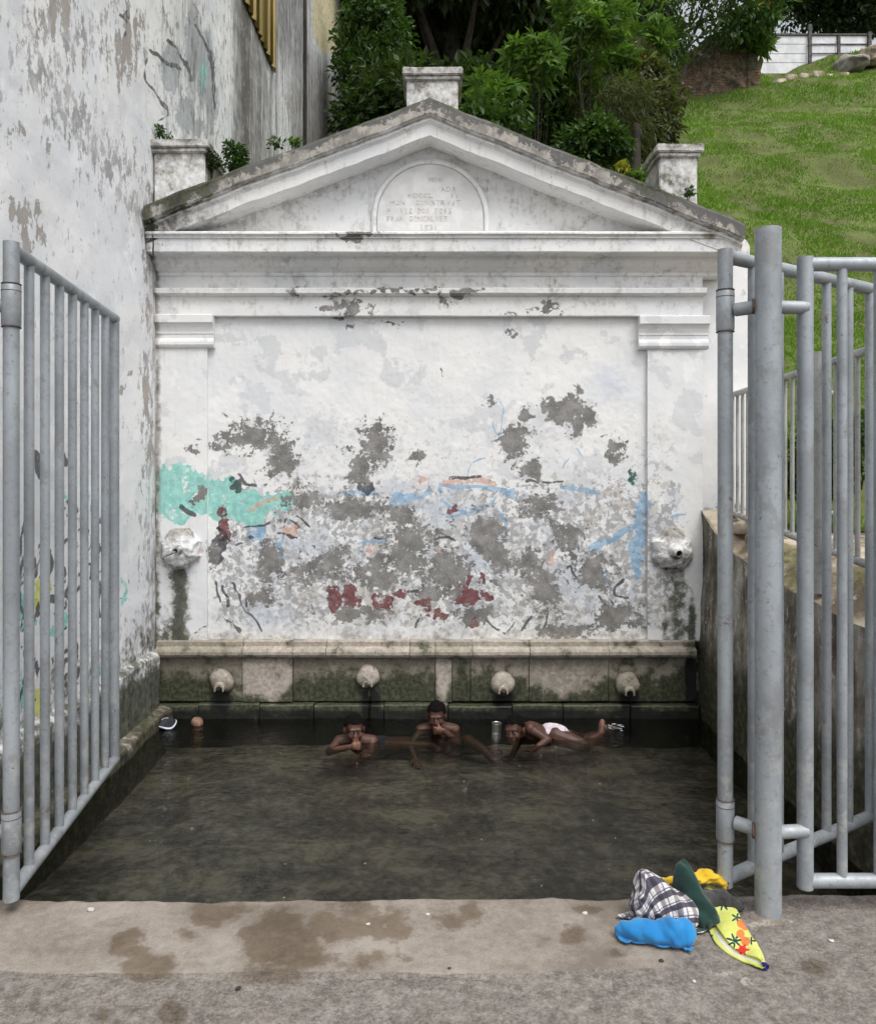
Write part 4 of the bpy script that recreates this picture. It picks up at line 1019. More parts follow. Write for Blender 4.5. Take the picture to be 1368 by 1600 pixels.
# ------------------------------------------------------------------ tall building wall on the left
def left_wall():
    WX = -2.12
    ys = [1.0]
    while ys[-1] < 19.6: ys.append(ys[-1] + 0.0055 * ys[-1])
    ys = np.array(ys)
    hs = np.concatenate([np.arange(-0.6, 6.2, 0.022), np.arange(6.2, 15.5, 0.06)])
    YY, HH = np.meshgrid(ys, hs, indexing='ij')
    V = np.stack([np.full_like(YY, WX), YY, HH], -1).reshape(-1, 3)
    px = CX + WX * FPX / V[:, 1]; py = HY - (V[:, 2] - CAMH) * FPX / V[:, 1]
    near = V[:, 1] < 6.0
    k = V[:, 1] / FPX
    n = len(V)
    px0, py0 = px, py
    wl = fbm(V, 5, 4, 187) * 8; wk = fbm(V, 5, 4, 189) * 8
    px = px + (fbm(V, 4, 4, 181) * 10 + fbm(V, 18, 3, 183) * 5) / np.maximum(k, .003) * .003
    py = py + (fbm(V, 3, 4, 191) * 22 + fbm(V, 18, 3, 193) * 8) / np.maximum(k, .003) * .003
    peel = np.zeros(n)
    for c in [(25, 330, 40, 26), (45, 375, 26, 34), (70, 60, 60, 70), (90, 20, 40, 60), (200, 70, 40, 80), (60, 420, 10, 22), (455, 160, 10, 40), (75, 715, 12, 14), (205, 590, 8, 10),
              (228, 620, 7, 60), (228, 500, 6, 60), (230, 700, 8, 30), (192, 610, 8, 8), (25, 200, 30, 30), (75, 230, 8, 18)]:
        peel = np.maximum(peel, gauss(px, py, *c) * (0.7 if c[2] < 50 else 0.35))
    scar = np.zeros(n)
    for t in np.linspace(0, 1, 12): scar = np.maximum(scar, gauss(px, py, 40 + 190 * t, 90 + 230 * t, 34, 46))
    scar = np.maximum(scar, 0.8 * gauss(px, py, 100, 60, 100, 90)); scar = np.maximum(scar, 0.7 * smooth(px, 205, 232) * near * smooth(py, 250, 330))
    scar = np.maximum(scar, 0.45 * smooth(px, 230, 260))
    gr = 0.48 * smooth(px, 225, 290) + 0.42 * smooth(px, 360, 373) - 0.55 * np.exp(-((px - 345) / 14) ** 2) - 0.45 * np.exp(-((px - 440) / 20) ** 2) * smooth(py, 60, 130)
    gr = np.maximum(gr, 1.35 * np.exp(-((px - 384) / 11.0) ** 2)); gr = np.maximum(gr, 0.95 * np.exp(-((px - 405) / 9.0) ** 2))
    gr = np.maximum(gr, 1.0 * np.exp(-((px - 474) / 3.0) ** 2)); gr = np.maximum(gr, 0.85 * smooth(px, 520, 545))
    gr = np.maximum(gr, 0.7 * gauss(px, py, 440, 40, 30, 50)); gr = np.maximum(gr, 0.6 * gauss(px, py, 300, 110, 30, 80))
    gr = np.where(near, np.maximum(gr, 0.55 * smooth(px, 220, 242) * smooth(py, 260, 330)), gr)
    gr = np.where(near & (px < 215), gr - 0.10, gr)
    gr = gr - 1.6 * gauss(px, py, 510, 30, 22, 60)
    def P(L):
        a = np.full(n, -0.3)
        for q in L: a = np.maximum(a, blob(px, py, *q[1:], k=k) if q[0] == 'b' else stroke(px0 + wl, py0 + wk, curve(q[1]), q[2] * 1.35, k=k))
        return a
    rs = random.Random(5); scrawl = []
    for q in range(26):                                                    # looping tags sprayed behind the gate
        cx, cy, r = rs.uniform(30, 175), rs.uniform(790, 1075), rs.uniform(9, 20); a0 = rs.uniform(0, 6.3); n_ = rs.randint(4, 8)
        scrawl.append(('s', [(cx + r * .7 * math.cos(a0 + i_ * .9) + i_ * rs.uniform(-2, 3), cy + r * 1.6 * math.sin(a0 + i_ * .9)) for i_ in range(n_)], rs.uniform(2.2, 3.6)))
    A = {'peel': peel, 'scar': scar, 'grime_shade': gr, 'lav': np.full(n, -0.3),
         'slate': P([('b', 290, 180, 14, 32), ('b', 320, 110, 13, 60), ('b', 268, 105, 16, 40), ('b', 300, 60, 12, 50), ('b', 330, 160, 8, 50), ('b', 310, 200, 8, 16)]),
         'cream': P([('b', 508, 20, 20, 62), ('s', [(520, 20), (523, 100)], 10), ('s', [(505, 40), (508, 70)], 10), ('s', [(527, 185), (530, 195)], 7), ('s', [(498, 0), (500, 45)], 14)]),
         'yell': P([('b', 12, 840, 10, 16), ('b', 62, 930, 8, 22), ('b', 80, 920, 5, 14), ('b', 55, 1105, 7, 24), ('b', 6, 870, 6, 20), ('b', 528, 190, 5, 10)]),
         'turq': P([('b', 98, 775, 8, 10), ('b', 32, 950, 8, 26), ('b', 100, 970, 7, 14), ('b', 158, 1047, 7, 10), ('s', [(192, 905), (198, 920), (192, 945)], 3), ('s', [(30, 985), (60, 970), (75, 995)], 4),
                     ('b', 80, 995, 6, 12), ('b', 316, 115, 6, 26), ('b', 28, 1090, 6, 30), ('s', [(135, 770), (145, 785)], 3)]),
         'black': P(scrawl + [('s', [(236, 78), (270, 100), (284, 108)], 5), ('s', [(262, 62), (290, 95), (300, 125)], 4), ('s', [(229, 90), (232, 130), (262, 165)], 3), ('s', [(300, 40), (325, 80), (335, 170)], 4),
                     ('s', [(56, 710), (62, 745)], 9), ('s', [(95, 700), (105, 725)], 8), ('s', [(40, 805), (30, 850), (36, 880), (32, 900)], 4), ('s', [(55, 870), (62, 900), (50, 905)], 4), ('s', [(75, 885), (85, 880), (80, 900)], 4),
                     ('s', [(95, 855), (110, 840), (122, 850)], 4), ('s', [(120, 900), (140, 880), (142, 905)], 4), ('s', [(98, 880), (100, 900)], 4), ('b', 82, 943, 8, 10), ('b', 98, 945, 7, 12), ('s', [(65, 945), (60, 960), (70, 965)], 5),
                     ('s', [(85, 960), (88, 980), (102, 982)], 4), ('s', [(35, 905), (34, 960)], 4), ('s', [(30, 1000), (40, 1040), (30, 1100)], 4), ('s', [(55, 1030), (60, 1060)], 4), ('s', [(100, 1020), (118, 1000), (120, 1030)], 4),
                     ('s', [(140, 850), (155, 860)], 5), ('s', [(115, 900), (118, 930), (110, 960)], 3), ('s', [(190, 24), (205, 40), (200, 60)], 4), ('b', 201, 30, 5, 10), ('s', [(245, 150), (262, 175), (250, 190)], 3), ('s', [(300, 5), (308, 20), (300, 30)], 3)])}
    px, py = px0, py0
    moss = 0.9 * smooth(V[:, 2], 0.38, 0.10) * (V[:, 1] < 6)
    moss = np.maximum(moss, 0.52 * smooth(V[:, 2], 0.85, 0.25) * (V[:, 1] < 6))
    moss = np.maximum(moss, 0.8 * smooth(px, 236, 243) * near * smooth(py, 290, 310) * smooth(py, 410, 370))
    moss = np.maximum(moss, 0.5 * np.exp(-((px - 474) / 2.5) ** 2))
    A['moss'] = moss
    V[:, 0] += fbm(V, 1.1, 4, 71) * 0.025 + fbm(V, 8, 3, 73) * 0.004
    N, m = YY.shape
    i = np.arange(N - 1)[:, None] * m + np.arange(m - 1)[None, :]
    F = np.stack([i, i + m, i + m + 1, i + 1], -1).reshape(-1, 4)
    B = thing('building', (-2.12, 6, -0.6), 'tall streaked whitewashed building wall with faded graffiti on the left', 'building')
    add('wall', mesh_np('wall', V, F, False, A), M_WALL, B)
    MB().raw([(-2.14, 19.55, -.6), (-2.14, 19.55, 15.5), (-9, 19.55, 15.5), (-9, 19.55, -.6)], [(0, 1, 2, 3)]).build('end_wall', M_WALL, B)
    # plinth and ledge at the foot of the wall
    def sw(prof, name, y0, y1, seed, mossv, mat):
        yy = np.linspace(y0, y1, 160); P = []
        for a, b in zip(prof[:-1], prof[1:]):
            c = max(1, int(math.hypot(b[0] - a[0], b[1] - a[1]) / .02))
            P += [(a[0] + (b[0] - a[0]) * t / c, a[1] + (b[1] - a[1]) * t / c) for t in range(c)]
        P.append(prof[-1]); P = np.array(P); mm = len(P)
        W = np.zeros((160, mm, 3)); W[:, :, 0] = P[None, :, 0]; W[:, :, 2] = P[None, :, 1]; W[:, :, 1] = yy[:, None]
        W = W.reshape(-1, 3)
        W[:, 0] += fbm(W, 4, 4, seed) * .02; W[:, 2] += fbm(W, 3, 4, seed + 2) * .02
        j = np.arange(159)[:, None] * mm + np.arange(mm - 1)[None, :]
        Fq = np.stack([j, j + mm, j + mm + 1, j + 1], -1).reshape(-1, 4)
        o = add(name, mesh_np(name, W, Fq, False, {'moss': mossv(W), 'grime_shade': np.full(len(W), .5), 'peel': np.full(len(W), .1), 'scar': np.full(len(W), .4)}), mat, B)
    sw([(-2.13, .285), (-2.075, .25), (-2.065, .235), (-2.055, -.6)], 'plinth', 1.0, 5.70, 3, lambda W: 0.58 + 0.5 * smooth(W[:, 2], .22, .06), M_WALL)
    sw([(-2.06, -.150), (-2.0, -.165), (-1.985, -.172), (-1.978, -.19), (-1.97, -.6)], 'ledge', 2.86, 5.70, 13, lambda W: 0.80 + 0.35 * smooth(W[:, 2], -.17, -.19) + 0.6 * fbm(W, 3, 3, 1), M_RET)
    # yellow corrugated sheet high on the wall
    y0, y1, h0, h1 = 8.28, 9.9, 6.72, 8.4
    n = 96; V = []; Fc = []
    for q in range(n + 1):
        y = y0 + (y1 - y0) * q / n; x = -2.085 + 0.018 * math.sin(q / n * 2 * math.pi * 11)
        V += [(x, y, h0 + 0.01 * math.sin(q * .3)), (x, y, h1), (x - .004, y, h0), (x - .004, y, h1)]
    for q in range(n):
        a, b = q * 4, q * 4 + 4
        Fc += [(a, b, b + 1, a + 1), (a + 2, a + 3, b + 3, b + 2), (a, a + 2, b + 2, b)]
    MB().raw(V, Fc).build('corrugated_sheet', M_YELLOW_SHEET, B, smooth=True)
    tubeobj('drain_pipe', [(-2.095, 12.12, 3.0), (-2.095, 12.12, 15)], 0.03, M_BARK, B, 8)
left_wall()

# ------------------------------------------------------------------ retaining wall, terrace on the right
def right_wall():
    yy = np.linspace(2.862, 5.775, 130)
    top = np.interp(yy, [2.86, 3.49, 3.94, 4.75, 5.2, 5.5, 5.8], [.84, .86, .89, .985, 1.06, 1.16, 1.31])
    top = top + fbm(np.stack([yy * 3, yy * 0, yy * 0], -1), 1, 4, 5) * 0.03
    ts = np.linspace(0, 1, 60)
    V = np.zeros((130, 60, 3)); V[:, :, 1] = yy[:, None]; V[:, :, 2] = -0.6 + ts[None, :] * (top + .6)[:, None]; V[:, :, 0] = 1.95
    V = V.reshape(-1, 3); V[:, 0] += fbm(V, 2.2, 4, 2) * .03 + fbm(V, 12, 3, 3) * .008 + 0.03 * smooth(V[:, 2], .2, 1.0)
    mo = 0.95 * smooth(V[:, 2], .55, -.05) + 0.12 + 0.35 * smooth(V[:, 1], 5.2, 5.75)
    i = np.arange(129)[:, None] * 60 + np.arange(59)[None, :]
    F = np.stack([i, i + 1, i + 61, i + 60], -1).reshape(-1, 4)
    RW = thing('retaining_wall', (1.95, 4.3, -.6), 'damp mossy retaining wall along the right side of the pool', 'wall')
    add('face', mesh_np('face', V, F, False, {'moss': mo}), M_RET, RW)
    # sloping worn top up to the terrace
    us = np.linspace(0, 1, 26)
    W = np.zeros((130, 26, 3)); W[:, :, 1] = yy[:, None]; W[:, :, 0] = 1.955 + 0.02 + us[None, :] * 0.5
    W[:, :, 2] = top[:, None] + np.maximum(1.13 - top, 0)[:, None] * smooth(us, 0.0, 0.55)[None, :] - 0.004
    W = W.reshape(-1, 3); W[:, 2] += fbm(W, 5, 4, 7) * .05 * smooth(W[:, 0], 1.97, 2.1)
    j = np.arange(129)[:, None] * 26 + np.arange(25)[None, :]
    F = np.stack([j, j + 26, j + 27, j + 1], -1).reshape(-1, 4)
    add('top', mesh_np('top', W, F, False), M_COP, RW)
    # individual loose coping stones along the top
    for k in range(9):
        y = 3.35 + k * 0.26; h = float(np.interp(y, yy, top))
        bm = bmesh.new(); bmesh.ops.create_icosphere(bm, subdivisions=3, radius=1)
        for v in bm.verts:
            p = v.co; q = Vector((math.copysign(abs(p.x) ** .5, p.x), math.copysign(abs(p.y) ** .5, p.y), math.copysign(abs(p.z) ** .5, p.z)))
            v.co = Vector((2.17 + q.x * random.uniform(.072, .075), y + q.y * .118, h + .05 + q.z * .045))
        me = bpy.data.meshes.new('coping_stone'); bm.to_mesh(me); bm.free()
        Vv = np.array([v.co for v in me.vertices]); Vv += np.stack([fbm(Vv, 6, 3, 1 + k), fbm(Vv, 6, 3, 2 + k), fbm(Vv, 6, 3, 3 + k)], -1) * .05
        me.vertices.foreach_set('co', Vv.astype(np.float32).ravel()); me.polygons.foreach_set('use_smooth', [True] * len(me.polygons))
        add('coping_stone', me, M_COP, RW)
    # terrace ground
    xs = np.linspace(2.4, 14, 60); ys2 = np.linspace(2.86, 6.9, 40)
    XX, YY = np.meshgrid(xs, ys2, indexing='ij')
    T = np.stack([XX, YY, np.full_like(XX, 1.10)], -1).reshape(-1, 3); T[:, 2] += fbm(T, 2, 4, 3) * .06
    j = np.arange(59)[:, None] * 40 + np.arange(39)[None, :]
    F = np.stack([j, j + 40, j + 41, j + 1], -1).reshape(-1, 4)
    tag(add('terrace', mesh_np('terrace', T, F, True), M_COP), 'earthy terrace behind the retaining wall', kind='structure')
    MB().box((2.44, 2.862, -.6), (14, 2.90, 1.08)).build('front', M_RET, RW)
    MB().box((1.98, 2.85, -.6), (2.46, 2.90, .84)).build('front', M_RET, RW)
right_wall()

# ------------------------------------------------------------------ gates and railings
def ring(name, p, r, h, mat, parent):
    return MB().lathe([(r - .004, -h / 2), (r, -h / 2 + .003), (r, h / 2 - .003), (r - .004, h / 2)], p, (0, 0, 1), 20, up=(1, 0, 0)).build(name, mat, parent, angle=0.7)

HB, HTP = 0.075, 2.40     # centre lines of bottom and top rails
def gate_leaf(hx, hy, ex, ey, label, stubdir):
    g = thing('gate', (hx, hy, 0.0), label, 'gate')
    d = Vector((ex - hx, ey - hy, 0)); Ln = d.length; d.normalize()
    A = Vector((hx, hy, 0)); R = 0.0275
    tubeobj('hinge_stile', [A + Vector((0, 0, HB - R * .9)), A + Vector((0, 0, HTP + R * .9))], R, M_PIPE, g, 20)
    tubeobj('end_stile', [A + d * Ln + Vector((0, 0, HB - .01)), A + d * Ln + Vector((0, 0, HTP + .01))], R * .92, M_PIPE, g, 18)
    tubeobj('top_rail', [A + Vector((0, 0, HTP)), A + d * (Ln + .015) + Vector((0, 0, HTP))], R * .93, M_PIPE, g, 18)
    tubeobj('bottom_rail', [A + Vector((0, 0, HB)), A + d * (Ln + .015) + Vector((0, 0, HB))], R * .93, M_PIPE, g, 18)
    for k in range(1, 8):
        p = A + d * (Ln * k / 8)
        tubeobj('bar', [p + Vector((0, 0, HB)), p + Vector((0, 0, HTP))], 0.0185, M_PIPE, g, 16)
    for hc in (2.195, 0.295):
        MB().lathe([(.030, -.075), (.033, -.07), (.033, .07), (.030, .075)], A + Vector((0, 0, hc)), (0, 0, 1), 20, up=(1, 0, 0)).build('hinge_collar', M_PIPE, g, angle=.7)
        for s in (-.078, .052, .078):
            MB().lathe([(.030, -.002), (.0338, -.001), (.0338, .001), (.030, .002)], A + Vector((0, 0, hc + s)), (0, 0, 1), 20, up=(1, 0, 0)).build('weld_ring', M_RUST, g, angle=.7)
    return g
gate_leaf(-1.540, 2.775, -1.705, 4.05, 'open grey pipe gate leaf swung back over the left side of the pool', -1)
_g = bpy.data.objects['gate']
tubeobj('hinge_post', [(-1.655, 2.765, -.02), (-1.655, 2.765, 2.47)], 0.0455, M_PIPE, _g, 28)
for _h in (2.195, 0.295): tubeobj('stub', [(-1.655, 2.765, _h), (-1.565, 2.775, _h)], 0.025, M_PIPE, _g, 16)
gate_leaf(1.072, 2.87, 2.175, 3.555, 'open grey pipe gate leaf hinged on the thick post at the right', 1)

def post_and_panel(side, label, cat, name):
    s = side
    xp = 1.187 if s > 0 else -1.655
    g = thing(name, (xp, 2.765, 0), label, cat)
    tubeobj('post', [(xp, 2.765, -.02), (xp, 2.765, H(358, 2.765))], 0.0455, M_PIPE, g, 28)
    me = MB().lathe([(0.0, 0.010), (0.05, 0.008), (0.06, 0.003), (0.072, -0.006)], (xp, 2.765, 0), (0, 0, 1), 22, up=(1, 0, 0)).mesh('mortar_collar', angle=.9)
    V = np.array([v.co for v in me.vertices]); V[:, :2] += np.stack([fbm(V, 25, 3, 1), fbm(V, 25, 3, 2)], -1) * .03
    me.vertices.foreach_set('co', V.astype(np.float32).ravel())
    set_attr(me, {'lip': 1.0, 'lime': 0.002, 'wet': -.3, 'crack': -.3})
    add('mortar_collar', me, M_GROUND, g)
    xi = xp - s * .115; xo = xp + s * .15
    for hc in (2.195, 0.295):
        tubeobj('stub', [(xi + s * .03, 2.845 if s > 0 else 2.775, hc), (xp, 2.765, hc)], 0.025, M_PIPE, g, 16)
        tubeobj('stub', [(xp, 2.775, hc - .004), (xo, 2.79, hc - .004)], 0.024, M_PIPE, g, 16)
        MB().lathe([(.024, -.004), (.0285, -.002), (.0285, .003), (.024, .005)], (xp - s * .046, 2.785 if s > 0 else 2.768, hc), (1, -.35 * s, 0), 18).build('weld_ring', M_RUST, g, angle=.7)
    xe = xp + s * 1.3
    yp = 2.80
    ht, hb = H(413, 2.80), H(1376, 2.80)
    tubeobj('stile', [(xo, yp, hb - .024), (xo, yp, ht + .024)], 0.0285, M_PIPE, g, 20)
    tubeobj('top_rail', [(xo, yp, ht), (xe, yp, ht)], 0.0255, M_PIPE, g, 18)
    tubeobj('bottom_rail', [(xo, yp, hb), (xe, yp, hb)], 0.0255, M_PIPE, g, 18)
    tubeobj('stile', [(xe, yp, -.02), (xe, yp, ht + .024)], 0.0285, M_PIPE, g, 20)
    k = 1
    while k * .1345 < 1.1:
        tubeobj('bar', [(xo + s * .1345 * k, yp, hb), (xo + s * .1345 * k, yp, ht)], 0.0178, M_PIPE, g, 16)
        k += 1
post_and_panel(1, 'thick grey pipe post with fixed railing panel beside the pile of clothes', 'railing', 'railing')

def terrace_fence():
    p0, p1 = Vector((2.20, 5.74, 0)), Vector((1.965, 3.30, 0))
    g = thing('terrace_railing', (2.05, 4.2, 1.15), 'low pale picket railing on top of the retaining wall behind the gate', 'railing')
    def hb(t): return 1.283 - 0.135 * t
    def ht(t): return 2.165 - 0.01 * t
    def at(t, h): q = p0.lerp(p1, t); return (q.x, q.y, h)
    tubeobj('top_rail', [at(0, ht(0)), at(1, ht(1))], .021, M_PIPE2, g, 14)
    tubeobj('bottom_rail', [at(0, hb(0)), at(1, hb(1))], .021, M_PIPE2, g, 14)
    n = 20
    for k in range(n + 1):
        t = k / n
        tubeobj('picket', [at(t, hb(t)), at(t, ht(t))], .0125, M_PIPE2, g, 10)
    t = 0.69
    q = p0.lerp(p1, t)
    MB().tube([(q.x - .015, q.y + .01, .95), (q.x - .015, q.y + .01, 2.225)], .042, 20).build('post', M_PIPE2, g, angle=.9)
    for h in (2.0, 1.37):
        MB().lathe([(.018, 0), (.02, .018), (.012, .03), (0, .033)], (q.x + .02, q.y - .02, h), (.75, -.66, 0), 12).build('bolt', M_PIPE2, g, angle=.8)
terrace_fence()

# ------------------------------------------------------------------ vegetation
def leaves(centers, spread, n_per, size, rng, kind='blade', droop=0.3, flat=0.5):
    """returns V, F list, lv : many leaf-sized faces scattered round clump centres"""
    K = len(centers); N = K * n_per
    c = np.repeat(np.asarray(centers, float), n_per, 0)
    sp = np.asarray(spread, float)
    off = rng.normal(0, 1, (N, 3)); r = np.linalg.norm(off, axis=1, keepdims=True)
    off = off / r * (rng.random((N, 1)) ** 0.45) * sp
    p = c + off
    s = size * (0.55 + 0.9 * rng.random(N))
    # leaf frame: points outwards and down
    d = off / (np.linalg.norm(off, axis=1, keepdims=True) + 1e-6) + rng.normal(0, .6, (N, 3)); d[:, 2] -= droop
    d /= np.linalg.norm(d, axis=1, keepdims=True)
    up = rng.normal(0, flat, (N, 3)); up[:, 2] += 1
    w = np.cross(d, up); w /= (np.linalg.norm(w, axis=1, keepdims=True) + 1e-6)
    nrm = np.cross(w, d)
    lv = np.clip(np.repeat(rng.random(K), n_per) * 0.45 + rng.random(N) * 0.42 + 0.18 * (off[:, 2] / (sp[2] if sp.size > 1 else sp)), 0, 0.96)
    lv = np.where(rng.random(N) < 0.012, 1.0, lv)
    if kind == 'blade':
        s = s[:, None]
        V = np.stack([p, p + d * s * .45 + w * s * .26 + nrm * s * .05, p + d * s - nrm * s * .12, p + d * s * .45 - w * s * .26 + nrm * s * .05], 1)
        F = np.arange(4 * N).reshape(-1, 4); k = 4
    elif kind == 'thin':
        s = s[:, None]
        V = np.stack([p - w * s * .035, p + w * s * .035, p + d * s - nrm * s * .2], 1)
        F = np.arange(3 * N).reshape(-1, 3); k = 3
    else:                                                  # palmate: seven pointed lobes
        angs = np.radians([-140, -95, -48, 0, 48, 95, 140]); ln = np.array([.55, .8, .95, 1.05, .95, .8, .55])
        pts = [p]
        for a, l in zip(angs, ln):
            for da, ll, dz in ((-.27, l * .55, .03), (0, l, -.16), (.27, l * .55, .03)):
                pts.append(p + (d * math.cos(a + da) + w * math.sin(a + da)) * (s * ll)[:, None] + nrm * (s * dz)[:, None])
        V = np.stack(pts, 1); k = 22
        b = np.arange(N)[:, None] * 22
        F = np.concatenate([b + np.array([0, 1 + 3 * i, 2 + 3 * i, 3 + 3 * i]) for i in range(7)], 0)
    return V.reshape(-1, 3), F, np.repeat(lv, k)

def crown_centers(c, r, K, rng, shell=0.55):
    u = rng.normal(0, 1, (K, 3)); u /= np.linalg.norm(u, axis=1, keepdims=True)
    rad = shell + (1 - shell) * rng.random((K, 1))
    return np.asarray(c) + u * np.asarray(r) * rad

def limbs(mb, base, top, r0, centers, rng, n=7):
    base, top = Vector(base), Vector(top)
    k = 6; pts = []
    for i in range(k):
        t = i / (k - 1); j = Vector((rng.normal(0, .04), rng.normal(0, .04), 0)) * (base - top).length * (0.35 if 0 < i else 0)
        pts.append(base.lerp(top, t) + j)
    mb.tube(pts, [r0 * (1 - .65 * i / (k - 1)) for i in range(k)], 10)
    for q in range(min(n, len(centers))):
        c = Vector(centers[int(rng.integers(len(centers)))]); s = pts[int(rng.integers(2, k))]
        m1 = s.lerp(c, .5) + Vector((0, 0, -.08 * (c - s).length))
        mb.tube([s, m1, c], [r0 * .35, r0 * .22, r0 * .07], 7)

def plant(name, label, cat, base, c, r, K, n_per, size, mat, kind='blade', spread=0.3, trunk=0.06, seed=1, droop=.3, shell=.55, group=None, bark=None, nl=8, flat=.5):
    rng = np.random.default_rng(seed)
    t = thing(name, base, label, cat, group)
    cc = crown_centers(c, r, K, rng, shell)
    mb = MB(); limbs(mb, (base[0], base[1], base[2] - .15), c, trunk, cc, rng, nl)
    mb.build('trunk' if 'tree' in name else 'stem', bark or M_BARK, t, angle=1.0)
    V, F, lv = leaves(cc, np.asarray(spread) * np.ones(3), n_per, size, rng, kind, droop, flat)
    add('crown' if 'tree' in name else 'foliage', mesh_np('foliage', V, F, False, {'lv': lv}), mat, t)
    return t
def gz(x, y): return float(hill_z([x], [y])[0])
def W3(px, py, Y): return (X(px, Y), Y, H(py, Y))

def veg():
    G = 'trees on the bank behind the fountain'
    def pl(name, label, px, py, Y, r, K, n, size, mat, kind='blade', spread=.3, seed=1, trunk=.06, bpx=None, **kw):
        c = W3(px, py, Y); bx = X(bpx if bpx is not None else px, Y)
        return plant(name, label, kw.pop('cat', 'tree' if 'tree' in name else 'shrub'), (bx, Y, gz(bx, Y)), c, r, K, n, size, mat, kind, spread, trunk, seed, **kw)
    # vine-hung bush beside the building corner
    pl('vine_shrub', 'dense vine-covered shrub beside the corner of the tall building', 588, 130, 14.0, (0.62, .7, 1.75), 70, 150, .105, M_LEAF_VINE, spread=.34, seed=3, trunk=.07, shell=.7)
    # big dark trees filling the view above the pediment
    pl('dark_tree', 'large dark tree with thick trunk behind the central pedestal', 705, -70, 17.0, (2.9, 2.2, 2.2), 150, 120, .22, M_LEAF_DARK, spread=.6, seed=5, trunk=.34, bpx=712, group=G, nl=12)
    pl('dark_tree', 'dark shady tree whose crown hangs between building corner and central pedestal', 600, -30, 19.0, (2.0, 2.2, 2.8), 120, 110, .22, M_LEAF_DARK, spread=.6, seed=6, trunk=.22, bpx=640, group=G)
    pl('dark_tree', 'dark tree in the deep shade right of the central pedestal', 800, 60, 20.0, (2.6, 1.6, 3.0), 150, 110, .22, M_LEAF_DARK, spread=.6, seed=7, trunk=.25, group=G)
    pl('dark_tree', 'dark tree behind the large palmate leaves', 920, 40, 19.0, (2.2, 1.6, 2.6), 130, 110, .20, M_LEAF_DARK, spread=.55, seed=8, trunk=.22, bpx=905, group=G)
    pl('dark_tree', 'dark leafy tree in front of the brick ruin at the left edge of the lawn', 992, 80, 22.0, (1.25, 1.3, 1.7), 80, 110, .17, M_LEAF_VINE, spread=.5, seed=9, trunk=.14, group=G)
    pl('shade_shrub', 'dark undergrowth low behind the left slope of the pediment', 660, 190, 13.0, (1.5, .8, 1.0), 70, 120, .16, M_LEAF_DARK, spread=.4, seed=10)
    pl('shade_shrub', 'dark undergrowth low behind the right slope of the pediment', 840, 190, 15.0, (1.7, .8, 1.2), 80, 120, .16, M_LEAF_DARK, spread=.42, seed=11)
    pl('airy_tree', 'airy tree with white sky showing through its leaves', 1105, 0, 27.0, (3.0, 1.6, 1.5), 110, 26, .21, M_LEAF_VINE, spread=.5, seed=12, trunk=.10, bpx=1035, group=G, nl=14)
    pl('spreading_tree', 'dark tree hanging over the white board fence at the top right', 1330, -35, 33.0, (4.2, 2.0, 2.15), 170, 120, .26, M_LEAF_DARK, spread=.7, seed=13, trunk=.25, bpx=1362, group=G, nl=12)
    # broad palmate plants
    for i, (px, py, Y, rr, K, lab) in enumerate([(838, 95, 10.6, .42, 22, 'palmate-leaved plant just right of the central pedestal'), (915, 40, 11.2, .55, 30, 'tall palmate-leaved plant at the top middle with pale new leaves'),
                                                 (770, 150, 10.2, .34, 16, 'small palmate-leaved plant low beside the central pedestal'), (985, 60, 14.0, .75, 36, 'spreading palmate-leaved plant above the dry scrub'),
                                                 (872, 128, 11.8, .55, 30, 'drooping palmate-leaved plant between the pedestal and the scrub'), (948, 112, 12.6, .60, 30, 'palmate-leaved plant leaning over the dry scrub'),
                                                 (1168, 46, 28.5, .95, 24, 'palmate-leaved plant growing over the brick ruin')]):
        pl('palmate_shrub', lab, px, py, Y, (rr, rr * .7, rr * .75), K, 6, .017 * Y, M_LEAF_BROAD, 'palm', .010 * Y * 1.6, 20 + i, .02, droop=.15, shell=.5, nl=12, flat=.35, group='palmate-leaved plants on the bank')
    pl('leafy_shrub', 'low green shrub on the bank right below the palmate leaves', 760, 205, 9.6, (.45, .4, .32), 30, 90, .11, M_LEAF_VINE, spread=.2, seed=31, trunk=.02)
    pl('leafy_shrub', 'mid green undergrowth in shade under the palmate plants', 870, 180, 12.0, (.6, .5, .5), 34, 80, .11, M_LEAF_VINE, spread=.25, seed=32, trunk=.02)
    pl('scrub_bush', 'dry tangled scrub bush at the left edge of the lawn', 960, 190, 11.5, (.62, .5, .62), 46, 130, .16, M_LEAF_SCRUB, 'thin', .24, 33, .03, bark=M_BARE)
    pl('scrub_bush', 'feathery green scrub bush in front of the dry one', 925, 235, 10.4, (.42, .4, .30), 40, 120, .09, M_LEAF_VINE, spread=.2, seed=34, trunk=.02)
    pl('scrub_bush', 'dark scrub bush against the lawn behind the right pedestal', 1005, 165, 13.0, (.55, .5, .9), 46, 120, .12, M_LEAF_SCRUB, spread=.26, seed=35, trunk=.03)
    tr = W3(992, 225, 11.0)
    t = thing('tree_stump', (tr[0], 11.0, gz(tr[0], 11.0)), 'bare brown stump standing beside the dry scrub', 'stump')
    tubeobj('trunk', [(tr[0] - .05, 11.0, gz(tr[0], 11.0) - .2), (tr[0], 11.0, tr[2] - .2), (tr[0] + .02, 11.02, tr[2] + .28)], [.10, .075, .055], M_BARK, t, 10)
    # weeds rooted on the pediment
    def weed(lab, px, py, Y, r, K, n, size, mat, seed, kind='blade', g='weeds rooted on the pediment'):
        c = W3(px, py, Y)
        b = (c[0], Y, c[2] - r[2] - .02)
        plant('weed', lab, 'weed', b, c, r, K, n, size, mat, kind, min(r) * .55, .006, seed, group=g, nl=6)
    weed('leafy green weed beside the left pedestal', 368, 243, 5.86, (.07, .09, .09), 16, 26, .045, M_LEAF_VINE, 41)
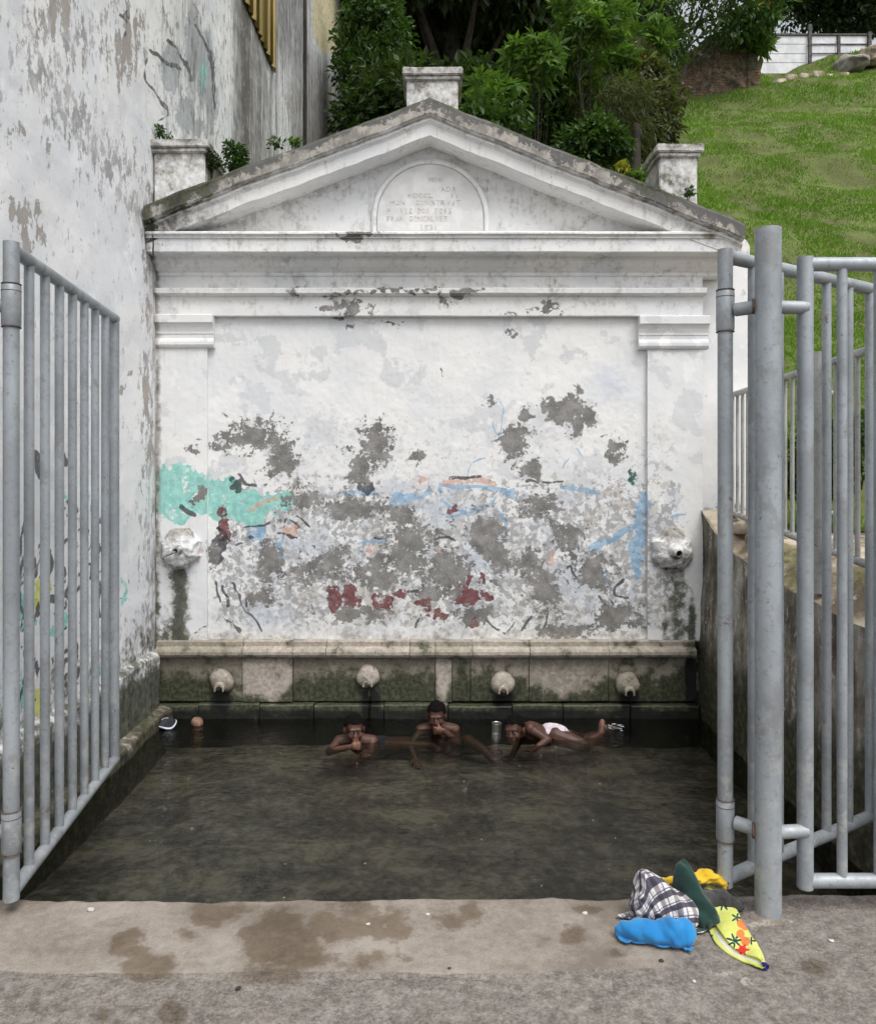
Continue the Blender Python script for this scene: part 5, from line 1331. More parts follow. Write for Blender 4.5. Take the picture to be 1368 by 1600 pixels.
    weed('dark mossy weed hugging the right side of the left pedestal', 331, 252, 5.83, (.05, .1, .08), 14, 30, .03, M_LEAF_DARK, 42)
    weed('tiny weed sprouting on top of the left pedestal', 255, 208, 5.80, (.045, .08, .03), 8, 18, .03, M_LEAF_VINE, 43)
    weed('small sparse weed halfway up the left slope of the pediment', 428, 226, 5.80, (.06, .06, .05), 7, 12, .035, M_LEAF_VINE, 44)
    weed('bright yellow-green tuft on the left slope of the pediment', 460, 221, 5.80, (.04, .05, .02), 7, 16, .03, M_LEAF_BROAD, 45)
    weed('yellow flowering weed on the right slope of the pediment', 972, 262, 5.72, (.04, .05, .045), 10, 20, .035, M_LEAF_YEL, 46)
    weed('green leafy weed between the yellow weed and the right pedestal', 1000, 275, 5.74, (.06, .05, .035), 9, 14, .05, M_LEAF_BROAD, 47)
    weed('small dark weed at the foot of the right pedestal', 1074, 300, 5.60, (.03, .03, .03), 6, 12, .03, M_LEAF_VINE, 48)
    weed('dark moss tuft at the left corner under the pediment end', 240, 345, 5.56, (.035, .05, .10), 14, 24, .022, M_LEAF_DARK, 49)
    weed('green weeds growing behind the terrace railing', 1240, 735, 6.6, (.5, .3, .22), 40, 40, .07, M_LEAF_VINE, 50, g='weeds behind the railing')
    weed('low weeds seen between the right-hand bars', 1345, 690, 6.2, (.5, .3, .22), 40, 40, .07, M_LEAF_VINE, 51, g='weeds behind the railing')
veg()

# ------------------------------------------------------------------ far background on the hill
def displaced(name, me, amp, sc, mat, parent=None, seed=0, sm=True):
    V = np.array([v.co for v in me.vertices]); V += np.stack([fbm(V, sc, 4, seed), fbm(V, sc, 4, seed + 9), fbm(V, sc, 4, seed + 19)], -1) * amp
    me.vertices.foreach_set('co', V.astype(np.float32).ravel()); me.polygons.foreach_set('use_smooth', [sm] * len(me.polygons))
    return add(name, me, mat, parent)
def background():
    Y = 28.6
    xs = np.linspace(X(1035, Y), X(1186, Y), 70); tp = np.interp(CX + xs * FPX / Y, [1035, 1060, 1090, 1110, 1140, 1165, 1186], [112, 84, 72, 54, 58, 72, 100])
    V = []
    for x, t in zip(xs, tp):
        hb = gz(x, Y) - .4; ht = max(H(t, Y) + .25 * random.uniform(-.5, .5), hb + .3)
        for u in np.linspace(0, 1, 30): V.append((x, Y, hb + (ht - hb) * u))
        V.append((x, Y + .5, ht)); V.append((x, Y + .5, hb))
    V = np.array(V); V[:, 1] += fbm(V, 1.2, 4, 3) * .35
    m = 32; i = np.arange(69)[:, None] * m + np.arange(m - 1)[None, :]
    F = np.stack([i, i + m, i + m + 1, i + 1], -1).reshape(-1, 4)
    tag(add('ruined_wall', mesh_np('ruined_wall', V, F, False), M_RUIN), 'crumbling brown brick ruin at the top of the lawn', 'wall')
    # low stone kerb and big rock
    t = thing('stone_kerb', (X(1260, 29.3), 29.3, 15), 'low grey stone kerb along the top of the lawn', 'kerb')
    for k in range(6):
        x0 = X(1206 + k * 19.5, 29.3); x1 = X(1206 + (k + 1) * 19.5 - .3, 29.3)
        bm = bmesh.new(); bmesh.ops.create_cube(bm, size=1)
        zb = gz((x0 + x1) / 2, 29.3)
        for v in bm.verts: v.co = Vector(((x0 + x1) / 2 + v.co.x * (x1 - x0), 29.3 + v.co.y * .35, zb - .10 + v.co.z * .5))
        bmesh.ops.bevel(bm, geom=bm.edges[:], offset=.04, segments=2, affect='EDGES')
        me = bpy.data.meshes.new('kerb_stone'); bm.to_mesh(me); bm.free()
        displaced('kerb_stone', me, .06, 2.5, M_COP, t, k)
    for k, (px, py, r, lab) in enumerate([(1332, 100, (.62, .5, .48), 'big grey boulder at the right end of the stone kerb'), (1362, 96, (.45, .4, .42), 'tan boulder at the right edge beside the white fence')]):
        bm = bmesh.new(); bmesh.ops.create_icosphere(bm, subdivisions=4, radius=1)
        c = W3(px, py, 29.9)
        for v in bm.verts: v.co = Vector((c[0] + v.co.x * r[0], c[1] + v.co.y * r[1], c[2] + v.co.z * r[2]))
        me = bpy.data.meshes.new('boulder'); bm.to_mesh(me); bm.free()
        tag(displaced('boulder', me, .45, 1.3, M_ROCK if k == 0 else M_COP, None, 40 + k), lab, 'boulder', 'boulders beside the fence')
    # white board fence
    Y = 31.5
    f = thing('board_fence', (X(1270, Y), Y, gz(X(1270, Y), Y)), 'white board fence with dark posts at the top right', 'fence')
    for px, t, b, w in [(1180, 62, 100, .09), (1263, 40, 100, .13), (1308, 58, 98, .10), (1356, 52, 98, .13)]:
        MB().box((X(px, Y) - w / 2, Y - .12, H(b, Y) - .3), (X(px, Y) + w / 2, Y - .02, H(t, Y))).build('post', M_RAIL, f)
    for a, b in [(1184, 1261), (1266, 1306), (1310, 1354)]:
        for k, (t, bo) in enumerate([(56, 68.5), (70, 83), (84.5, 97), (98, 114)]):
            o = MB().box((X(a, Y) + .01, Y + .01 * k, H(bo, Y)), (X(b, Y) - .01, Y + .04 + .01 * k, H(t, Y))).build('board', M_BOARD, f)
            if a > 1200: MB().box((X(a, Y), Y - .03, H(bo + 1.6, Y)), (X(b, Y), Y - .004, H(bo + .1, Y))).build('rail', M_RAIL, f)
        MB().box((X(a, Y) - .05, Y - .05, H(56, Y) + .005), (X(b, Y) + .05, Y + .1, H(53.2, Y))).build('top_rail', M_RAIL, f)
background()

# ------------------------------------------------------------------ people in the water
def m_skin(name, c):
    m = Mat(name); n = m.noise(22, 5, 0.6); pal = m.at('palm')
    col = m.mix(m.ss(n, 0.35, 0.65), tuple(a * 0.82 for a in c), tuple(a * 1.15 for a in c))
    col = m.mix(m.ma('MULTIPLY', pal, 0.85), col, (0.24, 0.115, 0.078))
    return m.done(col, 0.5, m.bump(n, 0.15, 0.004), spec=0.35, **{'Subsurface Weight': 0.06, 'Subsurface Radius': (0.02, 0.008, 0.004), 'Subsurface Scale': 0.05})
M_SKIN = m_skin('brown_skin', (0.080, 0.038, 0.026))
M_HAIR = m_simple('short_black_hair', (0.004, 0.0035, 0.0035), (0.010, 0.008, 0.008), 120, 1.0, 0.9, spec=0.08)
M_EYEW = m_simple('eye_white', (0.22, 0.20, 0.185), (0.28, 0.26, 0.24), 30, 0.3, 0.0)
M_EYED = m_simple('eye_dark', (0.008, 0.006, 0.005), (0.014, 0.010, 0.008), 30, 0.2, 0.0)
M_TRUNKS = m_simple('white_swim_trunks', (0.52, 0.44, 0.50), (0.70, 0.66, 0.70), 30, 0.7, 0.4)
M_TRUNKS2 = m_simple('dark_swim_trunks', (0.02, 0.03, 0.06), (0.05, 0.06, 0.10), 20, 0.7, 0.4)

class Blobs:
    def __init__(s): s.bm = bmesh.new()
    def cap(s, p0, r0, p1, r1, n=12):
        p0, p1 = Vector(p0), Vector(p1); d = p1 - p0; L = d.length
        if L < 1e-6: return s.ell(p0, (r0,) * 3)
        prof = [(r0 * math.sin(a), -r0 * math.cos(a)) for a in np.linspace(0.15, math.pi / 2, 4)] + [(r1 * math.sin(a), L + r1 * math.cos(a)) for a in np.linspace(math.pi / 2, 0.15, 4)]
        d.normalize(); up = Vector((0, 0, 1)) if abs(d.z) < .9 else Vector((1, 0, 0))
        u = d.cross(up).normalized(); w = u.cross(d)
        rows = [[s.bm.verts.new(p0 + d * t + (u * math.cos(2 * math.pi * k / n) + w * math.sin(2 * math.pi * k / n)) * r) for k in range(n)] for r, t in prof]
        for a, b in zip(rows[:-1], rows[1:]):
            for k in range(n): s.bm.faces.new((a[k], a[(k + 1) % n], b[(k + 1) % n], b[k]))
        s.bm.faces.new(rows[0][::-1]); s.bm.faces.new(rows[-1])
        return s
    def chain(s, pts, rs):
        for i in range(len(pts) - 1): s.cap(pts[i], rs[i], pts[i + 1], rs[i + 1])
        return s
    def ell(s, c, r, M=None):
        T = Matrix.Translation(Vector(c)) @ Matrix.Diagonal((*r, 1))
        bmesh.ops.create_uvsphere(s.bm, u_segments=18, v_segments=12, radius=1, matrix=(M @ T) if M else T)
        return s
    def build(s, name, mat, parent, voxel=0.0045, smooth=5, palms=()):
        bmesh.ops.recalc_face_normals(s.bm, faces=s.bm.faces[:])
        me = bpy.data.meshes.new(name); s.bm.to_mesh(me); s.bm.free()
        o = bpy.data.objects.new('tmp', me); COL.objects.link(o)
        r = o.modifiers.new('r', 'REMESH'); r.mode = 'VOXEL'; r.voxel_size = voxel
        q = o.modifiers.new('s', 'SMOOTH'); q.factor = 0.5; q.iterations = smooth
        m2 = bpy.data.meshes.new_from_object(o.evaluated_get(bpy.context.evaluated_depsgraph_get()))
        bpy.data.objects.remove(o)
        m2.polygons.foreach_set('use_smooth', [True] * len(m2.polygons)); m2.materials.clear()
        if palms:
            V = np.array([v.co for v in m2.vertices]); a = np.zeros(len(V))
            for p, r in palms: a = np.maximum(a, np.clip(1.4 - 1.4 * np.linalg.norm(V - np.array(p), axis=1) / r, 0, 1))
            t = m2.attributes.new('palm', 'FLOAT', 'POINT'); t.data.foreach_set('value', a.astype(np.float32))
        return add(name, m2, mat, parent)

def frame(loc, yaw, pitch=0, roll=0):
    """head/hand frame: local +y is forward; yaw 180 deg faces the viewer"""
    return Matrix.Translation(Vector(loc)) @ Matrix.Rotation(yaw, 4, 'Z') @ Matrix.Rotation(pitch, 4, 'X') @ Matrix.Rotation(roll, 4, 'Y')

def head(B, M):
    def c(a, ra, b, rb): B.cap(M @ Vector(a), ra * .9, M @ Vector(b), rb * .9)
    B.ell((0, -.012, .022), (.069, .086, .078), M); B.ell((0, .026, -.032), (.053, .055, .058), M)
    B.ell((0, .060, -.076), (.024, .022, .018), M)
    c((0, .080, .004), .008, (0, .095, -.022), .012); c((-.010, .088, -.026), .008, (.010, .088, -.026), .008)
    c((-.034, .070, .020), .012, (.034, .070, .020), .012)
    for s in (-1, 1):
        B.ell((s * .033, .054, -.028), (.022, .022, .022), M); B.ell((s * .073, -.006, -.010), (.010, .020, .029), M)
    c((-.019, .076, -.049), .008, (.019, .076, -.049), .008); c((-.015, .074, -.060), .009, (.015, .074, -.060), .009)

def head_extras(M, root, body):
    h = bmesh.new()
    bmesh.ops.create_uvsphere(h, u_segments=40, v_segments=28, radius=1)
    kill = [v for v in h.verts if (v.co.z * .080 + .026) < -.035 + 1.15 * max(0, v.co.y * .089 + .0) + .02 * abs(v.co.x)]
    bmesh.ops.delete(h, geom=kill, context='VERTS')
    for v in h.verts: v.co = M @ Vector((v.co.x * .0745, v.co.y * .091 - .014, v.co.z * .083 + .026))
    me = bpy.data.meshes.new('hair'); h.to_mesh(me); h.free()
    V = np.array([v.co for v in me.vertices]); V += np.stack([fbm(V, 60, 3, 1), fbm(V, 60, 3, 2), fbm(V, 60, 3, 3)], -1) * .008
    me.vertices.foreach_set('co', V.astype(np.float32).ravel()); me.polygons.foreach_set('use_smooth', [True] * len(me.polygons))
    add('hair', me, M_HAIR, root)
    for s in (-1, 1):
        b = bmesh.new(); bmesh.ops.create_uvsphere(b, u_segments=14, v_segments=10, radius=.0105, matrix=M @ Matrix.Translation((s * .027, .0665, .0)))
        me = bpy.data.meshes.new('eye'); b.to_mesh(me); b.free(); e = add('eye', me, M_EYEW, root)
        b = bmesh.new(); bmesh.ops.create_uvsphere(b, u_segments=12, v_segments=8, radius=.0066, matrix=M @ Matrix.Translation((s * .027, .0718, -.0005)))
        me = bpy.data.meshes.new('iris'); b.to_mesh(me); b.free(); add('iris', me, M_EYED, e)

def hand_flat(B, M, side):
    B.ell((0, .032, 0), (.026, .034, .011), M)
    for k, (x, l, a) in enumerate([(-.020, .034, -.22), (-.007, .042, -.07), (.007, .040, .08), (.020, .032, .26)]):
        p = Vector((x, .055, 0)); d = Vector((math.sin(a), math.cos(a), 0))
        p1 = p + d * l * .55 + Vector((0, 0, .006)); p2 = p + d * l + Vector((0, 0, -.004))
        B.cap(M @ p, .0075, M @ p1, .0068); B.cap(M @ p1, .0068, M @ p2, .0056)
    q = Vector((side * .022, .018, 0)); q1 = q + Vector((side * .020, .018, -.002)); q2 = q1 + Vector((side * .010, .020, -.004))
    B.cap(M @ q, .010, M @ q1, .0080); B.cap(M @ q1, .0080, M @ q2, .0062)

def hand_thumb_up(B, M, side):
    """local +y runs along the forearm, +z up (thumb), fingers curl towards side"""
    B.ell((0, .030, 0), (.014, .030, .027), M)
    for k, z in enumerate((.020, .007, -.006, -.019)):
        l = (.024, .026, .025, .021)[k]
        a = Vector((0, .056, z)); b = Vector((side * .008, .056 + l * .5, z)); c = Vector((side * .026, .054 + l * .35, z - .001)); d = Vector((side * .024, .044, z - .002))
        B.cap(M @ a, .0085, M @ b, .0082); B.cap(M @ b, .0082, M @ c, .0076); B.cap(M @ c, .0076, M @ d, .0066)
    t = Vector((side * .006, .030, .022)); t1 = Vector((side * .010, .040, .044)); t2 = Vector((side * .008, .038, .068))
    B.cap(M @ t, .0115, M @ t1, .0088); B.cap(M @ t1, .0088, M @ t2, .0066)

def yaw_of(d): return math.atan2(-d[0], d[1])
def aim(loc, to):
    d = Vector(to) - Vector(loc)
    return frame(loc, yaw_of(d), math.atan2(d.z, math.hypot(d.x, d.y)))

def person_a():
    root = thing('person', (-.56, 5.2, -.40), 'leftmost person in the water, propped on one elbow with thumb raised to the chin', 'person', 'people bathing in the pool')
    B = Blobs()
    HM = frame((-.562, 5.155, -.122), math.radians(180 + 14), math.radians(-6)) @ Matrix.Scale(.9, 4)
    head(B, HM)
    nb = Vector((-.555, 5.235, -.215))
    B.cap(HM @ Vector((0, -.028, -.05)), .036, nb, .040)
    sl, sr = Vector((-.672, 5.235, -.232)), Vector((-.445, 5.245, -.236))
    B.chain([sl, nb + Vector((0, .02, -.02)), sr], [.040, .052, .040])
    hip = Vector((-.42, 5.48, -.36))
    B.chain([nb + Vector((0.01, .03, -.04)), Vector((-.50, 5.35, -.31)), hip], [.072, .074, .068])
    B.chain([hip + Vector((-.04, 0, 0)), Vector((-.25, 5.44, -.335)), Vector((-.05, 5.42, -.33)), Vector((.0, 5.37, -.34))], [.06, .044, .028, .022])
    B.chain([hip + Vector((.03, .03, 0)), Vector((-.22, 5.56, -.36)), Vector((-.02, 5.57, -.37))], [.06, .044, .028])
    el = Vector((-.722, 5.115, -.262)); wr = Vector((-.583, 5.068, -.212))
    B.chain([sl, el], [.034, .027]); B.chain([el, wr], [.026, .018])
    hand_thumb_up(B, aim(wr, wr + Vector((.05, -.01, .012))) @ Matrix.Rotation(math.radians(-8), 4, 'X'), -1)
    e2 = Vector((-.455, 5.165, -.285)); w2 = Vector((-.49, 5.075, -.252))
    B.chain([sr, e2], [.033, .026]); B.chain([e2, w2], [.025, .018])
    hand_flat(B, aim(w2, w2 + Vector((.02, -.06, .004))), 1)
    b = B.build('body', M_SKIN, root, palms=[(wr + Vector((.05, -.012, .03)), .05), (w2 + Vector((.02, -.08, 0)), .03)]); head_extras(HM, root, b)
    T = Blobs(); T.chain([hip + Vector((-.015, -.03, .01)), hip, hip + Vector((.03, .02, 0))], [.078, .078, .074]); T.build('swim_trunks', M_TRUNKS2, root, .006, 4)
def person_b():
    root = thing('person', (0, 5.45, -.40), 'middle person in the water facing the viewer with raised thumb before the face', 'person', 'people bathing in the pool')
    B = Blobs()
    HM = frame((-.010, 5.42, -.070), math.radians(180 - 4), math.radians(-10)) @ Matrix.Scale(.9, 4)
    head(B, HM)
    nb = Vector((-.004, 5.485, -.165))
    B.cap(HM @ Vector((0, -.028, -.05)), .036, nb, .040)
    sl, sr = Vector((-.122, 5.475, -.195)), Vector((.118, 5.470, -.190))
    B.chain([sl, nb + Vector((0, .02, -.02)), sr], [.042, .054, .042])
    hip = Vector((.10, 5.57, -.37))
    B.chain([nb + Vector((.0, .02, -.04)), Vector((.04, 5.54, -.27)), hip], [.074, .074, .070])
    B.chain([hip + Vector((.02, -.03, .02)), Vector((.21, 5.40, -.245)), Vector((.32, 5.30, -.275)), Vector((.40, 5.25, -.34))], [.060, .045, .034, .026])
    B.chain([hip + Vector((.03, .02, 0)), Vector((.26, 5.55, -.36)), Vector((.44, 5.52, -.38))], [.06, .046, .03])
    e1 = Vector((.135, 5.335, -.232)); w1 = Vector((.040, 5.292, -.135))
    B.chain([sr, e1], [.035, .028]); B.chain([e1, w1], [.027, .018])
    hand_thumb_up(B, aim(w1, w1 + Vector((-.035, -.006, .030))) @ Matrix.Rotation(math.radians(-40), 4, 'X'), 1)
    e2 = Vector((-.195, 5.395, -.275)); w2 = Vector((-.16, 5.30, -.33))
    B.chain([sl, e2], [.034, .027]); B.chain([e2, w2], [.026, .018])
    hand_flat(B, aim(w2, w2 + Vector((.02, -.06, -.02))), 1)
    b = B.build('body', M_SKIN, root, palms=[(w1 + Vector((-.03, -.012, .05)), .055)]); head_extras(HM, root, b)
    T = Blobs(); T.chain([hip + Vector((-.02, -.005, .02)), hip, hip + Vector((.04, -.03, .02))], [.080, .080, .070]); T.build('swim_trunks', M_TRUNKS2, root, .006, 4)
def person_c():
    root = thing('person', (.75, 5.3, -.40), 'person lying prone in the shallow water in white swim trunks beside a metal can', 'person', 'people bathing in the pool')
    B = Blobs()
    HM = frame((.520, 5.225, -.132), math.radians(180 - 26), math.radians(-4), math.radians(6)) @ Matrix.Scale(.9, 4)
    head(B, HM)
    ch = Vector((.650, 5.335, -.185))
    B.cap(HM @ Vector((.0, -.03, -.045)), .037, ch + Vector((-.03, -.01, .015)), .042)
    s1, s2 = Vector((.628, 5.262, -.140)), Vector((.625, 5.425, -.19))
    B.chain([s1, ch, s2], [.042, .058, .042])
    hip = Vector((.812, 5.36, -.215))
    B.chain([ch, Vector((.73, 5.345, -.225)), hip], [.074, .070, .072])
    e1 = Vector((.742, 5.205, -.195)); w1 = Vector((.640, 5.150, -.243))
    B.chain([s1, e1], [.035, .028]); B.chain([e1, w1], [.027, .018])
    hand_flat(B, aim(w1, w1 + Vector((-.06, -.02, .006))), -1)
    e2 = Vector((.58, 5.48, -.30)); w2 = Vector((.52, 5.40, -.38))
    B.chain([s2, e2], [.034, .027]); B.chain([e2, w2], [.026, .018]); hand_flat(B, aim(w2, w2 + Vector((-.05, -.04, -.01))), 1)
    k1 = Vector((1.010, 5.27, -.262)); a1 = Vector((1.145, 5.40, -.225))
    B.chain([hip + Vector((.0, -.035, .005)), k1], [.066, .044]); B.chain([k1, Vector((1.08, 5.33, -.245)), a1], [.042, .038, .024])
    B.chain([a1, Vector((1.158, 5.43, -.185)), Vector((1.165, 5.455, -.155))], [.026, .026, .020])
    k2 = Vector((1.02, 5.48, -.30)); a2 = Vector((1.20, 5.50, -.24))
    B.chain([hip + Vector((.0, .04, -.005)), k2], [.066, .046]); B.chain([k2, a2], [.044, .025]); B.chain([a2, Vector((1.27, 5.50, -.215))], [.026, .018])
    b = B.build('body', M_SKIN, root, palms=[(w1 + Vector((-.085, -.03, 0)), .032), ((1.165, 5.45, -.16), .05)]); head_extras(HM, root, b)
    T = Blobs(); T.chain([hip + Vector((-.035, -.002, .006)), hip, hip + Vector((.03, -.018, .0))], [.078, .080, .076]); T.cap(hip, .078, hip + Vector((.04, .03, -.01)), .070)
    T.build('swim_trunks', M_TRUNKS, root, .006, 4)
for _f, _dz, _dy in ((person_a, -.012, 0), (person_b, -.068, .03), (person_c, -.030, .0)):
    _old = set(bpy.data.objects)
    _f()
    for _o in set(bpy.data.objects) - _old:
        if _o.parent is None: _o.location.z += _dz; _o.location.y += _dy

# ------------------------------------------------------------------ things in the water
def floaters():
    x, y, z = .402, 5.30, H(1140, 5.3) - .03
    c = MB().lathe([(.0, -.04), (.031, -.04), (.032, 0), (.0325, .012), (.031, .016), (.0325, .020), (.033, .070), (.0345, .073), (.0335, .076), (.031, .073), (.030, .005), (0, .003)], (x, y, z), (.05, 0, 1), 24, up=(1, 0, 0)).build('metal_can', M_CHROME, None, angle=.6)
    tag(c, 'dull open metal can standing in the water beside the prone bather', 'can')
    m_b = m_simple('tan_husk', (0.16, 0.09, 0.06), (0.32, 0.20, 0.13), 18, 0.7, 0.5)
    bm = bmesh.new(); bmesh.ops.create_icosphere(bm, subdivisions=4, radius=.044)
    for v in bm.verts: v.co = Vector((X(308, 5.58) + v.co.x, 5.58 + v.co.y, WATER + .012 + v.co.z * .95))
    me = bpy.data.meshes.new('floating_ball'); bm.to_mesh(me); bm.free()
    tag(displaced('floating_ball', me, .008, 20, m_b), 'small tan round husk floating near the left spout', 'ball')
    # dark hat with a white brim, tipped towards the viewer
    cx, cy = X(262, 5.50), 5.50
    cap = thing('drifting_hat', (cx, cy, WATER), 'dark hat with curved white brim floating in the left corner of the pool', 'hat')
    m_d = m_simple('dark_cloth', (0.012, 0.013, 0.018), (0.03, 0.032, 0.04), 30, 0.8, 0.3); m_w = m_simple('white_brim', (0.55, 0.60, 0.72), (0.72, 0.75, 0.82), 30, 0.5, 0.2)
    def hz(y): return WATER + .034 + .42 * (y - cy)
    V, F = [], []
    for i, (r, dz) in enumerate([(.058, 0), (.050, -.006), (.036, -.014), (.018, -.018), (.003, -.019)]):
        for k in range(28):
            a = 2 * math.pi * k / 28; y = cy + .85 * r * math.sin(a); V.append((cx + r * math.cos(a), y, hz(y) + dz + .004 * math.sin(3 * a)))
    for i in range(4):
        for k in range(28): F.append((i*28+k, i*28+(k+1)%28, (i+1)*28+(k+1)%28, (i+1)*28+k))
    MB().raw(V, F).build('crown', m_d, cap, smooth=True)
    pts, rr = [], []
    for k in range(41):
        a = math.radians(70 - 330 * k / 40); y = cy + .85 * .060 * math.sin(a)
        pts.append((cx + .060 * math.cos(a), y, hz(y) + .006 * math.sin(3 * a + 1))); rr.append(.0018 + .0052 * math.sin(math.pi * min(1, k / 40 * 1.25)) ** 2 if k < 32 else .0018)
    tubeobj('brim', pts, rr, m_w, cap, 8)
    # sandal against the near edge
    s = thing('sandal', (X(590, 2.93), 2.93, WATER), 'dark blue sandal floating against the near edge of the pool', 'sandal')
    m_s = m_simple('dark_blue_rubber', (0.012, 0.018, 0.05), (0.03, 0.04, 0.09), 30, 0.5, 0.2)
    sx, sy = X(590, 3.1), 3.095
    out = [(.045 * math.cos(a) * (1 if math.cos(a) > 0 else .9), .11 * math.sin(a) * (1 + .12 * math.cos(2 * a))) for a in np.linspace(0, 2 * math.pi, 40, endpoint=False)]
    R = Matrix.Rotation(math.radians(75), 3, 'Z'); V, F = [], []
    for dz in (-.008, .010):
        for p in out:
            q = R @ Vector((p[0], p[1], 0)); V.append((sx + q.x, sy + q.y, WATER + dz))
    F = [tuple(range(40))[::-1], tuple(range(40, 80))] + [(k, (k + 1) % 40, 40 + (k + 1) % 40, 40 + k) for k in range(40)]
    MB().raw(V, F).build('sole', m_s, s)
    for sg in (-1, 1):
        pts = [R @ Vector((sg * .042 * (1 - t) , .0 + .06 * t, .010 + .045 * math.sin(math.pi * (.12 + .88 * t)))) for t in np.linspace(0, 1, 8)]
        tubeobj('strap', [(sx + p.x, sy + p.y, WATER + p.z) for p in pts], .008, m_s, s, 8)
    # bits of leaf and foam drifting on the water
    rng = np.random.default_rng(14); bm = bmesh.new()
    for k in range(45):
        y = 2.95 + 2.4 * rng.random() ** 1.3; x = rng.uniform(-1.7, 1.6) * (1 - .1 * (y < 3.2)); r = rng.uniform(.002, .005)
        bmesh.ops.create_icosphere(bm, subdivisions=1, radius=1, matrix=Matrix.Translation((x, y, WATER + .001)) @ Matrix.Rotation(rng.random() * 6.28, 4, 'Z') @ Matrix.Diagonal((r * (1 + 1.6 * rng.random()), r * .6, .002, 1)))
    me = bpy.data.meshes.new('drifting_specks'); bm.to_mesh(me); bm.free()
    tag(add('drifting_specks', me, m_simple('pale_specks', (0.20, 0.19, 0.13), (0.62, 0.62, 0.58), 3, .6, .1)), 'tiny pale specks and leaf bits drifting on the water', 'debris', kind='stuff')
    # splash at the prone bather's feet
    rng = np.random.default_rng(4); bm = bmesh.new()
    for k in range(34):
        t = rng.random(); c = (1.17 + .15 * t + rng.normal(0, .012), 5.46 + rng.normal(0, .03), WATER + abs(rng.normal(0, .022)) + .006)
        r = .002 + .005 * rng.random() ** 2
        bmesh.ops.create_icosphere(bm, subdivisions=1, radius=1, matrix=Matrix.Translation(c) @ Matrix.Diagonal((r * (1 + 2 * rng.random()), r, r * .8, 1)))
    me = bpy.data.meshes.new('splash'); bm.to_mesh(me); bm.free()
    me.polygons.foreach_set('use_smooth', [True] * len(me.polygons))
    m = Mat('foam'); tag(add('splash', me, m.done((0.45, 0.48, 0.50), 0.15)), 'small white splash of droplets at the feet of the prone bather', 'splash', kind='stuff')
floaters()

# ------------------------------------------------------------------ clothes on the pavement
def m_cloth(name, c1, c2, scale=9):
    m = Mat(name); n = m.noise(scale, 6, 0.6); f = m.noise(420, 3, 0.6)
    return m.done(m.mix(m.ss(n, 0.35, 0.65), c1, c2), 0.9, m.bump(m.ma('ADD', m.ma('MULTIPLY', n, 1.2), m.ma('MULTIPLY', f, 0.25)), 0.5, 0.004), spec=0.2, **{'Sheen Weight': 0.25})
M_BLUE = m_cloth('bright_blue_cloth', (0.016, 0.175, 0.43), (0.028, 0.24, 0.53))
M_GREEN = m_cloth('dark_green_cloth', (0.008, 0.030, 0.025), (0.016, 0.050, 0.041))
M_YEL = m_cloth('yellow_cloth', (0.58, 0.36, 0.015), (0.75, 0.52, 0.04))
M_GREY = m_cloth('charcoal_cloth', (0.028, 0.028, 0.03), (0.06, 0.058, 0.06))
def m_plaid():
    m = Mat('plaid_cloth'); u = m.at('pu'); v = m.at('pv')
    def bars(x, f, a, b): return m.ss(m.ma('FRACT', m.ma('MULTIPLY', x, f)), a, a + .03) if b is None else m.ma('MULTIPLY', m.ma('GREATER_THAN', m.ma('FRACT', m.ma('MULTIPLY', x, f)), a), m.ma('LESS_THAN', m.ma('FRACT', m.ma('MULTIPLY', x, f)), b))
    c = (0.60, 0.58, 0.57)
    c = m.mix(m.ma('MULTIPLY', bars(u, 25, .05, .42), .7), c, (0.10, 0.095, 0.12))
    c = m.mix(m.ma('MULTIPLY', bars(v, 30, .05, .46), .9), c, (0.030, 0.028, 0.045))
    c = m.mix(m.ma('MULTIPLY', bars(v, 30, .55, .63), .8), c, (0.05, 0.05, 0.10))
    c = m.mix(m.ma('MULTIPLY', bars(u, 25, .60, .70), .7), c, (0.06, 0.05, 0.12))
    c = m.mix(m.ma('MULTIPLY', bars(v, 30, .78, .82), .5), c, (0.35, 0.22, 0.16))
    f = m.noise(420, 3, 0.6)
    return m.done(c, 0.9, m.bump(f, 0.3, 0.002), spec=0.2)
M_PLAID = m_plaid()
CG = 'clothes heaped on the pavement by the railing'
def grid_faces(n, m, wrap=False):
    mm = m if wrap else m - 1
    i = np.arange(n - 1)[:, None] * m; j = np.arange(mm)[None, :]; j2 = (j + 1) % m
    return np.stack([i + j, i + m + j, i + m + j2, i + j2], -1).reshape(-1, 4)

